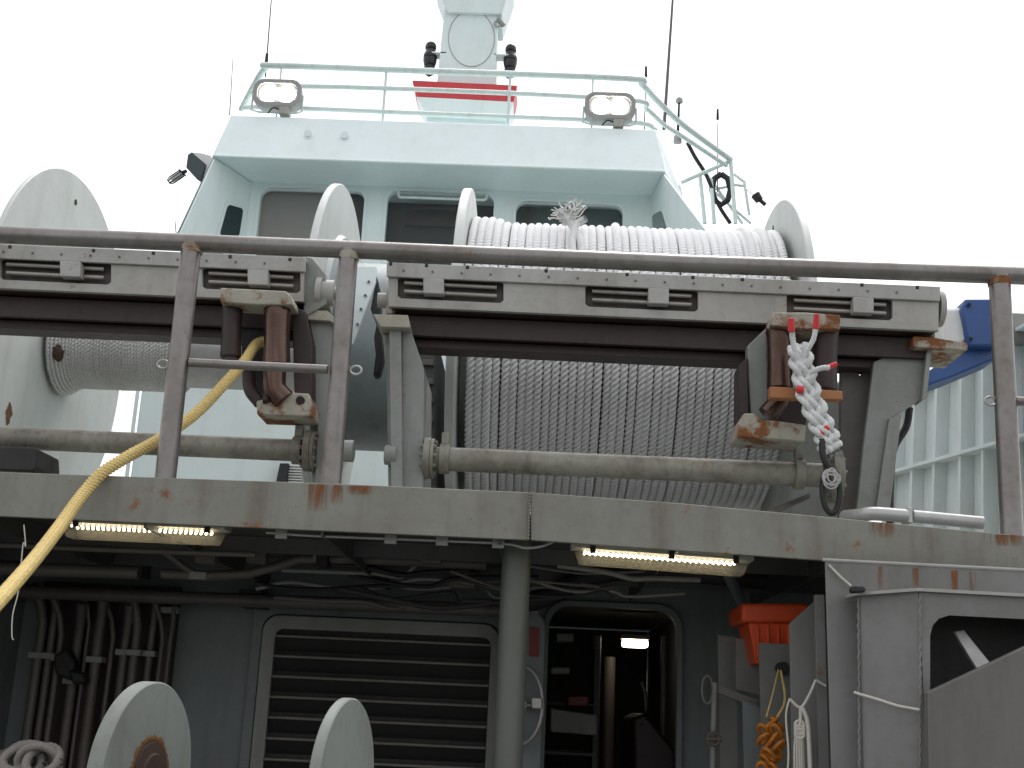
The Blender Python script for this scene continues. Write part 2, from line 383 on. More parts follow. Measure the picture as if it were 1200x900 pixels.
def ring(bm, c, r, rr, squash=1.0, ax='xz', n=28):
    pts = []
    for i in range(n+1):
        a = 2*math.pi*i/n; q = Vector((math.cos(a)*r*squash, 0, math.sin(a)*r)) if ax == 'xz' else Vector((0, math.cos(a)*r*squash, math.sin(a)*r))
        pts.append(Vector(c)+q)
    tube(bm, pts, rr, 8)
for x, y in ((417, 434), (191, 427), (1161, 470)):
    bm = B(); ring(bm, P(x, y, YR), .019, .0055, 1.3); mk('rope_eye', bm, M['galv'], g)
for x in (12, 110, 180, 270, 340, 458, 500, 548, 640, 735, 812, 870, 1010, 1075): q = P(x, 287+(x-12)*.0445, YR)-Vector((0, 0, .004)); bm = B(); cyl(bm, q, q-Vector((0, 0, .012)), .008, n=8); mk('rail_stud', bm, M['redbrown'], g)
# ---------------------------------------------------------------- reels
YA = 7.6; AZ = P(725, 430, YA).z; RF = 1.13
def RX(px): return P(px, 430+(px-725)*.045, YA).x
def flange(name, X, th, mat, parent, Rr=RF, hole=.12, bevel=.006):
    bm = B(); lathe(bm, [(0, hole), (0, Rr-bevel), (bevel, Rr), (th-bevel, Rr), (th, Rr-bevel), (th, hole)], (X, YA, AZ), n=160)
    return mk(name, bm, mat, parent)
xl, xm = RX(73), RX(398)
rl = thing('winch_reel', 'left grey winch reel with a thin bare drum between two tall flanges', 'winch reel', (xl, YA, ZD))
flange('flange', xl-.03, .03, M['reel'], rl, 1.17)
fm = flange('flange', xm-.05, .045, M['reel'], rl)
bm = B(); lathe(bm, [(0, .1), (0, .80), (.03, .78), (.03, .35), (.10, .33), (.10, .1)], (xm-.004, YA, AZ), n=120); mk('hub_plate', bm, M['reel_in'], rl)
bm = B(); lathe(bm, [(0, .1), (0, .60), (.02, .62), (RX(466)-xm-.02, .62), (RX(466)-xm, .60), (RX(466)-xm, .1)], (xm+.1, YA, AZ), n=120); mk('brake_drum', bm, M['drumblue'], rl)
bm = B()
for y_, z_ in ((-.12, .98), (.35, .6), (-.5, .3)): cyl(bm, (xl+.001, YA+y_, AZ+z_), (xl+.004, YA+y_, AZ+z_), .02, n=16)
mk('bolt_hole', bm, M['blackdull'], rl)
bm = B(); cs = Vector((xl+.0005, YA-.62, AZ-.62)); prism(bm, [cs+Vector((0, math.cos(a)*.05*rng.uniform(.5, 1.2), math.sin(a)*.07*rng.uniform(.7, 1.1))) for a in np.linspace(0, 2*math.pi, 29)[:-1]], (.002, 0, 0)); mk('rust_scab', bm, M['rustring'], rl)
bm = B(); lathe(bm, [(0, .1), (0, .25), (xm-.05-xl, .25), (xm-.05-xl, .1)], (xl, YA, AZ), n=96); mk('barrel', bm, M['galv'], rl)
# wound wire on left barrel: continuous helix
def helix(name, x0, x1, r0, turns, rr, seg, jit, pitch, taper=None, depth=.22, n=10, leanend=0):
    m = int(turns*seg); th = np.linspace(0, turns*2*np.pi, m)
    k = np.arange(int(turns)+3); off = rng.normal(0, jit, len(k)); roff = rng.normal(0, rr*.10, len(k))
    tt = th/(2*np.pi)
    # sit flat for most of a turn and cross over near the back
    xx = x0+(x1-x0)*(tt/turns)+np.interp(tt, k, off)*1.0
    rad = r0+np.interp(tt, k, roff)
    if taper is not None: rad = rad+np.interp(tt/turns, *taper)
    if leanend: xx = xx+leanend*np.clip((tt/turns-.85)/.15, 0, 1)*np.sin(th)
    a = th
    rd = np.stack([0*a, -np.cos(a), np.sin(a)], -1)
    p = np.stack([xx, YA+rad*rd[:, 1], AZ+rad*rd[:, 2]], -1)
    U = rd
    return rope_mesh(name, p, rr, pitch, n=n, depth=depth, U=U)
xw = RX(218)
me = helix('wire_winding', xl+.02, xw, .272, 40, .0150, 520, .0012, .075, taper=([0, .05, .12, .16, 1], [.06, .045, .008, .0, .0]), n=12, depth=.5)
wl = finish('wound_wire', me, M['wire']); bm = B(); tube(bm, [(xl+.10+.012*math.sin(a*3), YA-.305*math.cos(a*.07-.62), AZ+.305*math.sin(a*.07-.62)) for a in range(6)], [.012, .03, .036, .034, .024, .01], 10); mk('rusty_patch', bm, M['rusthub'], wl)
tag(wl, 'grey steel wire wound in tight turns round the thin drum of the left reel', 'steel wire')
# right reel
x1, x2 = RX(548), RX(905)
rr_ = thing('winch_reel', 'right winch reel packed full of white hawser between two pale flanges', 'winch reel', (x1, YA, ZD))
flange('flange', x1-.055, .055, M['reel'], rr_)
flange('flange', x2, .045, M['reel'], rr_)
bm = B(); lathe(bm, [(0, .1), (0, .72), (x2-x1, .72), (x2-x1, .1)], (x1, YA, AZ), n=96); mk('barrel', bm, M['galv'], rr_)
bm = B()
for X in (x2-.003,):
    cyl(bm, (X, YA-.1, AZ+.98), (X+.002, YA-.1, AZ+.98), .02, n=16)
mk('bolt_hole', bm, M['blackdull'], rr_)
RW = .895; NT = 39
me = helix('hawser_winding', x1+.03, x2-.035, RW, NT, (x2-x1)/NT/2*1.04, 1160, .0035, .102, taper=([0, .03, .07, .1, .45, .47, .49, .93, 1], [.03, .03, .03, 0, 0, .025, 0, 0, .02]), depth=.46, n=18, leanend=.02)
wr = finish('wound_hawser', me, M['rope_white']); tag(wr, 'thick white laid hawser wound in neat turns on the full right reel', 'rope')
# an outer lay of a few loose turns on the right part (under the roller guide)
for k, (xa, dx) in enumerate(((x2-.20, .05), (x2-.30, .04))):
    th = np.linspace(-.2*np.pi, 1.0*np.pi, 740); rad = RW+.03+0*th
    xx = xa+dx*np.sin(th*1.0+.4*k)*1.2
    rd = np.stack([0*th, -np.cos(th), np.sin(th)], -1); p = np.stack([xx, YA+rad*rd[:, 1], AZ+rad*rd[:, 2]], -1)
    o = finish('loose_turn', rope_mesh('t', p, .027, .088, n=18, depth=.46, U=rd), M['rope_white'], wr)
# frayed knot on top of hawser
a0 = P(668, 292, 6.95)
pts = [P(676, 320, 6.72), P(674, 300, 6.80), P(673, 285, 6.88), P(670, 272, 6.95), P(666, 262, 6.98)]
rope('frayed_end', [P(682, 300, 6.78), P(680, 284, 6.85), P(674, 270, 6.93), P(666, 258, 6.96), P(656, 246, 6.97)], .026, .09, M['rope_braid'], wr, n=15)
rope('frayed_end', [P(672, 300, 6.77), P(671, 282, 6.85), P(675, 264, 6.93), P(683, 258, 6.94), P(686, 256, 6.93)], .024, .09, M['rope_braid'], wr, n=15)
bm = B()
for i in range(46):
    x, y = 664+rng.uniform(-5, 10), 258; q = [P(x, y+6, 6.96)]
    dx, dy = rng.uniform(-7, 8), rng.uniform(-4.5, -.2)
    for s in range(5):
        x += dx*.55+rng.normal(0, 2.2); y += dy+rng.normal(0, 1.4); q.append(P(x, y, 6.96+rng.normal(0, .02)))
    tube(bm, q, [.006, .005, .004, .0035, .003, .003][:len(q)] if False else .0042, 5, 0)
mk('frayed_yarn', bm, M['yarn'], wr)
# ---------------------------------------------------------------- spooling beams
YB = 5.8
def spool_beam(name, label, xa, xb, ytop, slots, clips, dark_x, group):
    s = .0445
    def yy(x, o): return ytop+(x-xa)*s+o
    t = thing(name, label, 'spooling beam', P((xa+xb)/2, yy((xa+xb)/2, 45), YB), group)
    # main box: face with holes for the slots
    outer = XZ([(xa, yy(xa, 12)), (xb, yy(xb, 12)), (xb, yy(xb, 52)), (xa, yy(xa, 52))], YB)
    holes = [XZ([(a+3, yy(a, 16)), (b-3, yy(b, 16)), (b, yy(b, 19)), (b, yy(b, 39)), (b-4, yy(b, 42)), (a+4, yy(a, 42)), (a, yy(a, 39)), (a, yy(a, 19))], YB) for a, b in slots]
    plate('face_plate', outer, holes, YB, .03, M['beam'], t, bevel=.002)
    bm = B(); tr(bm, [(xa-2, yy(xa, 0)), (xb+2, yy(xb, 0)), (xb+2, yy(xb, 17)), (xa-2, yy(xa, 17))], YB-.018, .017)
    q0, q1 = P(xa-2, yy(xa, 0), YB-.018), P(xb+2, yy(xb, 0), YB-.018)
    prism(bm, [q0+Vector((0, .0175, -.015)), q1+Vector((0, .0175, -.015)), q1+Vector((0, .0175, 0)), q0+Vector((0, .0175, 0))], (0, .36, 0))
    mk('cover_plate', bm, M['beamlip'], t, .004)
    bm = B()
    for a, b in slots:
        if b-a < 20: continue
        tr(bm, [(a-4, yy(a, 13)), (b+4, yy(b, 13)), (b+4, yy(b, 45)), (a-4, yy(a, 45))], YB+.05, .004)
    mk('slot_back', bm, M['recess'], t)
    for a, b in slots:
        for o in (24, 34):
            bm = B(); cyl(bm, P(a+8, yy(a, o), YB+.02), P(b-8, yy(b, o), YB+.02), .011, n=14); mk('slot_rod', bm, M['rod'], t)
    for c in clips:
        bm = B(); tr(bm, [(c-12, yy(c, 16)), (c+12, yy(c, 17)), (c+12, yy(c, 35)), (c-12, yy(c, 34))], YB-.04, .06); mk('clip_block', bm, M['beamlip'], t, .004)
    bm = B(); q0, q1 = P(xa, yy(xa, 50), YB), P(xb, yy(xb, 50), YB)
    for i in range(int((xb-xa)/34)):
        x = xa+18+i*34; cyl(bm, P(x, yy(x, 9), YB-.024), P(x, yy(x, 9), YB-.017), .006, n=6)
    mk('bolt', bm, M['steel'], t)
    # underside rails, dark primer
    a, b = dark_x
    for nm, Y0, Y1, o0, o1, mt in (('bottom_flange', YB+.031, YB+.34, 46, 52, 'redbrown'), ('inner_rail', YB+.10, YB+.13, 54, 78, 'redbrown'), ('lower_rail', YB+.16, YB+.30, 78, 88, 'redbrown'), ('back_web', YB+.31, YB+.34, 10, 84, 'redbrown')):
        p0, p1 = P(a, yy(a, o0), YB), P(b, yy(b, o0), YB); h = (P(a, yy(a, o1), YB)-p0).z
        bm = B(); prism(bm, [(p0.x, Y0, p0.z), (p1.x, Y0, p1.z), (p1.x, Y0, p1.z+h), (p0.x, Y0, p0.z+h)], (0, Y1-Y0, 0)); mk(nm, bm, M[mt], t, .003)
    p0, p1 = P(a, yy(a, 70), YB), P(b, yy(b, 70), YB)
    bm = B(); cyl(bm, (p0.x, YB+.22, p0.z), (p1.x, YB+.22, p1.z), .035, n=20); mk('screw_shaft', bm, M['redbrown'], t)
    return t
bl = spool_beam('spooling_beam', 'left grey spooling beam with slotted face below the guard rail', -150, 356, 279, [(-110, -40), (0, 130), (237, 352)], [82, 302], (-150, 356), 'spooling beams')
br = spool_beam('spooling_beam', 'right grey spooling beam with three slotted recesses in front of the full reel', 455, 1100, 307, [(466, 590), (686, 818), (922, 1046)], [508, 772, 1012], (458, 1098), 'spooling beams')
bm = B(); q = P(372, 343, YB+.1); lathe(bm, [(0, 0), (0, .085), (.03, .085), (.03, .07), (.09, .068), (.09, .03), (.16, .03), (.16, 0)], q, n=48); mk('end_bearing', bm, M['beamlip'], bl)
bm = B(); tr(bm, [(355, 300), (366, 302), (382, 322), (383, 356), (356, 372)], YB+.05, .2); mk('end_plate', bm, M['stand'], bl, .004)
bm = B(); q = P(443, 352, YB+.1); lathe(bm, [(0, 0), (0, .04), (.05, .04), (.05, .075), (.1, .075)], q, n=48); mk('end_bearing', bm, M['beam'], br)
bm = B(); q = P(1096, 362, YB+.12); lathe(bm, [(0, 0), (0, .10), (.03, .095), (.04, .05), (.04, 0)], q, n=48); mk('end_bearing', bm, M['beam'], br)
# ---------------------------------------------------------------- tie pipes
def tie_pipe(label, xa, ya, xb, yb, r, cols, fl):
    t = thing('tie_pipe', label, 'pipe', P((xa+xb)/2, (ya+yb)/2+20, YB+.1), 'tie pipes under the spooling beams')
    A, C = P(xa, ya, YB+.1), P(xb, yb, YB+.1); bm = B(); cyl(bm, A, C, r, n=36); mk('pipe', bm, M['pipe'], t)
    ax = (C-A).normalized()
    for x in cols:
        c = P(x, ya+(yb-ya)*(x-xa)/(xb-xa), YB+.1); bm = B(); cyl(bm, c-ax*.025, c+ax*.025, r*1.28, n=36); box(bm, c.x-.02, c.x+.02, c.y-.025, c.y+.025, c.z+r*1.2, c.z+r*1.2+.06); mk('collar', bm, M['pipe'], t, .004)
    for x, rr in fl:
        c = P(x, ya+(yb-ya)*(x-xa)/(xb-xa), YB+.1); bm = B(); cyl(bm, c-ax*.016, c+ax*.016, rr, n=36); cyl(bm, c+ax*.018, c+ax*.034, rr*.96, n=36)
        bolts(bm, c-ax*.034, ax, rr*.78, 10, .010, .018); bolts(bm, c+ax*.034, ax, rr*.78, 10, .010, .014); mk('bolted_flange', bm, M['pipe'], t)
    return t
tie_pipe('dirty grey tie pipe at left behind the yellow rope', -160, 506, 352, 528, .056, (349,), ((362, .105),))
tie_pipe('dirty grey tie pipe in front of the full reel of white hawser', 500, 537, 962, 557, .060, (521, 936), ((501, .105), (975, .14)))
# ---------------------------------------------------------------- stands
def stand(label, polys, caps, group='winch stands'):
    pts = [P(x, y, Y) for pp, Y, d, m in polys for x, y in pp]; c = sum(pts, Vector())/len(pts); c.z = min(q.z for q in pts)
    t = thing('winch_stand', label, 'stand', c, group)
    for pp, Y, d, m in polys:
        bm = B(); tr(bm, pp, Y, d); mk('web_plate', bm, M[m], t, .004)
    for pp, Y, d, m in caps:
        bm = B(); tr(bm, pp, Y, d); mk('cap_plate', bm, M[m], t, .004)
    return t
stand('winch stand with a cream topped bracket beside the left roller guide',
      [([(362, 376), (392, 378), (398, 400), (391, 500), (385, 575), (368, 575), (372, 500), (364, 480)], 5.90, .03, 'stand'),
       ([(352, 377), (363, 377), (372, 400), (376, 570), (366, 572), (360, 420)], 5.94, .55, 'stand')],
      [([(343, 362), (384, 364), (398, 378), (398, 384), (386, 376), (343, 374)], 5.86, .25, 'cream')])
stand('narrow winch stand between the two reels with a cream rusty cap plate',
      [([(456, 384), (470, 385), (472, 575), (458, 575)], 5.82, .03, 'stand'),
       ([(471, 384), (481, 385), (497, 432), (496, 575), (471, 575)], 5.86, .5, 'stand'),
       ([(449, 384), (456, 384), (462, 430), (460, 575), (455, 575), (453, 440)], 5.90, .10, 'stand'),
       ([(452, 349), (460, 349), (460, 367), (452, 367)], 5.84, .10, 'cream')],
      [([(437, 368), (478, 369), (481, 384), (446, 383)], 5.78, .30, 'cream')])
stand('heavy sloping winch stand right of the braided rope',
      [([(1024, 424), (1050, 412), (1087, 403), (1090, 412), (1080, 468), (1042, 492), (1025, 604), (1003, 604), (1012, 520)], 5.93, .03, 'stand'),
       ([(1042, 490), (1057, 484), (1042, 606), (1025, 606)], 5.90, .10, 'stand'),
       ([(986, 418), (1008, 440), (1026, 420), (1014, 520), (1005, 606), (984, 606)], 6.06, .05, 'recessgrey'),
       ([(1087, 404), (1093, 404), (1086, 466), (1080, 470)], 5.88, .12, 'stand')],
      [([(1070, 394), (1092, 395), (1134, 402), (1134, 410), (1085, 407), (1070, 406)], 5.84, .35, 'cream'),
       ([(1084, 375), (1096, 376), (1096, 395), (1084, 394)], 5.9, .1, 'stand')])
# small pad eyes / stubs on the middle stands
bm = B(); c = P(396, 528, 5.85); lathe(bm, [(0, 0), (0, .055), (.08, .055), (.08, 0)], c, n=32); tag(mk('pin_boss', bm, M['stand'], bevel=.004), 'round grey pin boss behind the middle rail post just above the deck edge', 'pin boss')
bm = B(); c = P(451, 533, 5.85); lathe(bm, [(0, 0), (0, .05), (.06, .05), (.06, 0)], c, n=32); tag(mk('pin_boss', bm, M['stand'], bevel=.004), 'round grey pin boss on the left side of the narrow stand between the reels', 'pin boss')
# gusset + clamp plate in flat black
gs = thing('gusset_plate', 'pale triangular gusset plate with bolts behind the middle rail post', 'gusset plate', P(420, 405, 6.3))
bm = B(); tr(bm, [(405, 312), (441, 312), (440, 330), (414, 404), (405, 400)], 6.3, .03); mk('plate', bm, M['mint_band'], gs, .003)
bm = B()
for x, y in ((432, 330), (428, 346), (423, 362), (419, 380)): cyl(bm, P(x, y, 6.3), P(x, y, 6.285), .008, n=6)
mk('bolt', bm, M['steel'], gs)
bm = B(); 
pts = [(441, 322), (446, 345), (446, 380), (449, 420), (444, 438), (437, 440), (440, 415), (438, 395), (441, 380), (434, 362)]
tr(bm, pts, 6.35, .10); tag(mk('dark_clamp', bm, M['blackdull'], bevel=.01), 'dark clamp hanging beside the narrow stand between the reels', 'clamp')
# machine blocks between and right of the reels
t = thing('winch_gearbox', 'dark motor block added to fill the dark gap at the left flange of the full reel', 'gearbox', P(495, 600, 7.0))
bm = B(); tr(bm, [(477, 390), (512, 392), (512, 640), (477, 640)], 7.0, 1.1); mk('gear_case', bm, M['dark_under'], t, .02)  # dark block added to fill the dark gap between stand and flange
for y in range(420, 600, 22):
    bm = B(); tr(bm, [(482, y), (508, y+1), (508, y+8), (482, y+7)], 6.97, .03); mk('cooling_rib', bm, M['recessgrey'], t, .004)
t = thing('winch_gearbox', 'brown grey winch gearbox behind the braided rope at the right reel end', 'gearbox', P(985, 640, 6.5))
bm = B(); tr(bm, [(935, 470), (985, 445), (1018, 445), (1018, 470), (985, 640), (920, 640)], 6.55, .9); mk('gear_case', bm, M['stand'], t, .02)
bm = B(); lathe(bm, [(0, 0), (0, .33), (.2, .33), (.2, 0)], (x2+.05, YA, AZ), n=48); mk('shaft_boss', bm, M['stand'], t, .01)
bm = B(); tr(bm, [(880, 606), (948, 578), (950, 583), (890, 610)], 6.2, .05); mk('brake_arm', bm, M['steel'], t)
# ---------------------------------------------------------------- roller guides
def roller(bm, A, C, r, neck=.85):
    A, C = Vector(A), Vector(C); L = (C-A).length
    lathe(bm, [(0, 0), (0, r*.8), (L*.04, r), (L*.10, r*1.0), (L*.3, r*.96), (L*.5, r*.93), (L*.7, r*.96), (L*.9, r), (L*.96, r), (L, r*.8), (L, 0)], A, C-A, 32)
t = thing('roller_guide', 'rusty roller guide with a cream top plate that the yellow rope comes through', 'roller guide', P(310, 490, 5.75), 'roller guides')
bm = B(); tr(bm, [(258, 337), (300, 339), (335, 341), (342, 348), (343, 357), (300, 357), (258, 354)], 5.62, .16); mk('top_plate', bm, M['cream'], t, .006)
bm = B(); roller(bm, P(273, 354, 5.72), P(270, 421, 5.72), .052); mk('roller', bm, M['redbrown'], t)
bm = B(); roller(bm, P(325, 357, 5.70), P(324, 431, 5.70), .068); mk('roller', bm, M['roller'], t)
bm = B(); tr(bm, [(283, 355), (310, 357), (310, 470), (300, 470), (288, 440), (283, 420)], 5.92, .05); mk('back_plate', bm, M['blackdull'], t, .004)
bm = B(); tr(bm, [(342, 357), (358, 365), (366, 400), (366, 480), (345, 470)], 5.80, .12); mk('side_plate', bm, M['redbrown'], t, .006)
bm = B(); tube(bm, [P(292, 428, 5.80), P(293, 455, 5.78), P(305, 472, 5.77)], .034, 16, 6); mk('guide_horn', bm, M['redbrown'], t)
bm = B(); tube(bm, [P(322, 430, 5.72), P(322, 455, 5.72), P(334, 470, 5.72)], [.058]*13, 16, 6); mk('guide_horn', bm, M['roller'], t)
bm = B(); tr(bm, [(300, 470), (334, 459), (362, 461), (366, 473), (366, 488), (301, 486)], 5.70, .22); mk('bottom_plate', bm, M['cream'], t, .008)
bm = B(); cyl(bm, P(312, 471, 5.69), P(312, 462, 5.72), .018, n=12); cyl(bm, P(352, 470, 5.69), P(352, 466, 5.74), .022, n=12); mk('bolt', bm, M['redbrown'], t)
t = thing('roller_guide', 'rusty roller guide behind the white braided rope with an orange timber across it', 'roller guide', P(910, 515, 5.75), 'roller guides')
bm = B(); tr(bm, [(906, 366), (945, 366), (985, 369), (985, 386), (940, 385), (903, 381)], 5.58, .16); mk('top_plate', bm, M['cream'], t, .006)
bm = B(); roller(bm, P(913, 383, 5.68), P(914, 458, 5.68), .064); mk('roller', bm, M['roller'], t)
bm = B(); roller(bm, P(968, 385, 5.68), P(966, 460, 5.68), .062); mk('roller', bm, M['redbrown'], t)
bm = B(); tr(bm, [(876, 405), (898, 384), (900, 470), (908, 494), (880, 490), (877, 440)], 5.80, .08); mk('side_plate', bm, M['stand'], t, .006)
bm = B(); tr(bm, [(866, 428), (876, 418), (878, 490), (866, 492)], 5.78, .16); mk('side_plate', bm, M['redbrown'], t, .006)
bm = B(); tr(bm, [(898, 455), (950, 460), (944, 500), (905, 500)], 5.88, .05); mk('back_plate', bm, M['redbrown'], t, .004)
bm = B(); tube(bm, [P(914, 452, 5.72), P(912, 470, 5.72), P(899, 486, 5.72)], .05, 16, 6); mk('guide_horn', bm, M['roller'], t)
bm = B(); tr(bm, [(864, 498), (872, 484), (884, 484), (892, 492), (912, 493), (945, 498), (943, 518), (900, 514), (864, 512)], 5.66, .24); mk('bottom_plate', bm, M['cream'], t, .008)
bm = B(); tr(bm, [(902, 453), (908, 453), (987, 458), (988, 468), (940, 467), (903, 466)], 5.54, .06); tag(mk('timber_batten', bm, M['wood'], bevel=.004), 'short orange timber batten lashed across the right roller guide', 'timber')
# ---------------------------------------------------------------- ropes
rope('yellow_rope', [P(335, 398, 6.1), P(312, 400, 5.86), P(300, 404, 5.78), P(286, 424, 5.66), P(262, 451, 5.52), P(230, 484, 5.36), P(188, 514, 5.18), P(150, 535, 5.03), P(119, 555, 4.93), P(95, 582, 4.83), P(70, 617, 4.62), P(40, 656, 4.3), P(0, 702, 3.9), P(-50, 755, 3.5), P(-130, 830, 3.1), P(-300, 1000, 2.6)], .028, .11, M['rope_yellow'], k=90, n=32, strands=6, depth=.26, braid=True)
o = [x for x in bpy.data.objects if x.name == 'yellow_rope'][0]; tag(o, 'long yellow braided rope running from the roller guide over the deck edge to lower left', 'rope')
bm = B(); 
for k in range(70):
    t_ = rng.uniform(0, 1); x = 300-300*t_; y = 415+285*t_
tag_b = thing('braided_rope', 'white braided rope tail with red taped ends hanging on the right roller guide', 'rope', P(960, 600, 5.45))
C0 = [(935, 405, 5.5), (941, 432, 5.48), (948, 462, 5.47), (960, 492, 5.46), (970, 515, 5.46), (972, 530, 5.46)]
cp = smooth_path([P(*c) for c in C0], 24); n_ = len(cp)
for k in range(3):
    pts = []
    for i, p in enumerate(cp):
        s = i/(n_-1); a = 2*math.pi*(s*2.6)+k*2*math.pi/3; w_ = .030*(1 if .05 < s < .9 else .7)
        pts.append(p+Vector((math.sin(a)*w_*1.15, math.sin(2*a)*w_*.65, -.1*0)))
    for side in (-1, 1):
        q = [p+Vector((side*.012, -.002*side, side*.006)) for p in pts]
        finish('braid_strand', rope_mesh('b', [tuple(v) for v in q], .0165, .07, n=12, depth=.2), M['rope_braid'], tag_b)
rope('rope_tail', [P(940, 430, 5.47), P(932, 410, 5.47), P(929, 398, 5.47), P(928, 388, 5.46)], .0145, .05, M['rope_braid'], tag_b, n=12)
rope('rope_tail', [P(938, 428, 5.48), P(945, 412, 5.46), P(953, 398, 5.45), P(956, 384, 5.45)], .013, .05, M['rope_braid'], tag_b, n=12)
rope('rope_tail', [P(945, 440, 5.47), P(955, 434, 5.44), P(965, 431, 5.43), P(972, 431, 5.43)], .0135, .05, M['rope_braid'], tag_b, n=12)
for a, b, r in (((927.5, 389), (927, 373), .018), ((956, 386), (957, 368), .0165), ((967, 432), (981, 426), .014), ((961, 508), (970, 500), .022), ((934, 456), (942, 457), .02)):
    bm = B(); A, C = P(*a, 5.45), P(*b, 5.44); cyl(bm, A, C, r, r*.8, 16); mk('red_tape', bm, M['redtape'], tag_b, .003)
bm = B(); ring(bm, P(974, 575, 5.43), .105, .014, .38); tube(bm, [P(963, 515, 5.44), P(965, 535, 5.43), P(974, 552, 5.43)], .016, 10, 6); mk('black_loop', bm, M['blackdull'], tag_b)
bm = B()
for i in range(5): ring(bm, P(974+rng.uniform(-3, 3), 560+rng.uniform(-6, 6), 5.41), .033, .0055, rng.uniform(.6, 1.2))
mk('wire_lashing', bm, M['galv'], tag_b)
# tubes lying at the deck edge
t = thing('bent_pipe', 'bent grey steel pipe lying along the deck edge right of the sloping stand', 'pipe', P(1060, 612, 5.15))
bm = B(); tube(bm, [P(990, 606, 5.30), P(1008, 604, 5.2), P(1025, 602, 5.15), P(1065, 605, 5.12)], .030, 18, 8); mk('pipe', bm, M['galv'], t)
bm = B(); cyl(bm, P(1070, 605, 5.15), P(1152, 613, 5.12), .028, n=20); mk('pipe', bm, M['galv'], t)
bm = B(); tr(bm, [(1064, 594), (1069, 594), (1070, 613), (1064, 612)], 5.10, .1); mk('clamp', bm, M['galv'], t, .003)
rope('black_hose', [P(1066, 478, 6.3), P(1062, 500, 6.3), P(1048, 525, 6.3), P(1044, 560, 6.3), P(1043, 612, 6.25)], .02, .3, M['blackdull'], n=12, depth=.02)
tag([x for x in bpy.data.objects if x.name == 'black_hose'][0], 'black hose hanging down behind the sloping stand in front of the white bulwark', 'hose')
bm = B(); tr(bm, [(-60, 520), (42, 524), (43, 549), (38, 553), (-60, 549)], 5.6, .3); tag(mk('junction_box', bm, M['blackrust'], bevel=.01), 'black box with rust spots under the left tie pipe', 'junction box')
# ---------------------------------------------------------------- deckhouse behind the reels
YH = 11.5
h = thing('deckhouse', 'pale grey green deckhouse wall seen between and below the left reel flanges', 'deckhouse', (P(580, 600, YH).x, YH, ZD))
xa, xb = P(163, 480, YH).x, P(980, 500, YH).x; zt = P(420, 330, YH).z
bm = B(); box(bm, xa, xb, YH, 19, ZD+.002, zt); mk('wall', bm, M['house'], h, .01)
bm = B()
for i in range(7): z = P(345, 546+i*3.2, YH).z; box(bm, P(340, 545, YH).x, P(372, 545, YH).x, YH-.04, YH-.006, z-.010, z)
mk('vent_louvre', bm, M['white'], h)
bm = B(); tr(bm, [(328, 543), (338, 543), (334, 572), (322, 572)], YH-.1, .09); mk('vent_frame', bm, M['blackdull'], h)
bm = B(); x_ = P(163, 480, YH).x; tube(bm, [(x_-.03, YH-.02, ZD), (x_-.03, YH-.02, zt)], .02, 10); mk('corner_pipe', bm, M['house'], h)
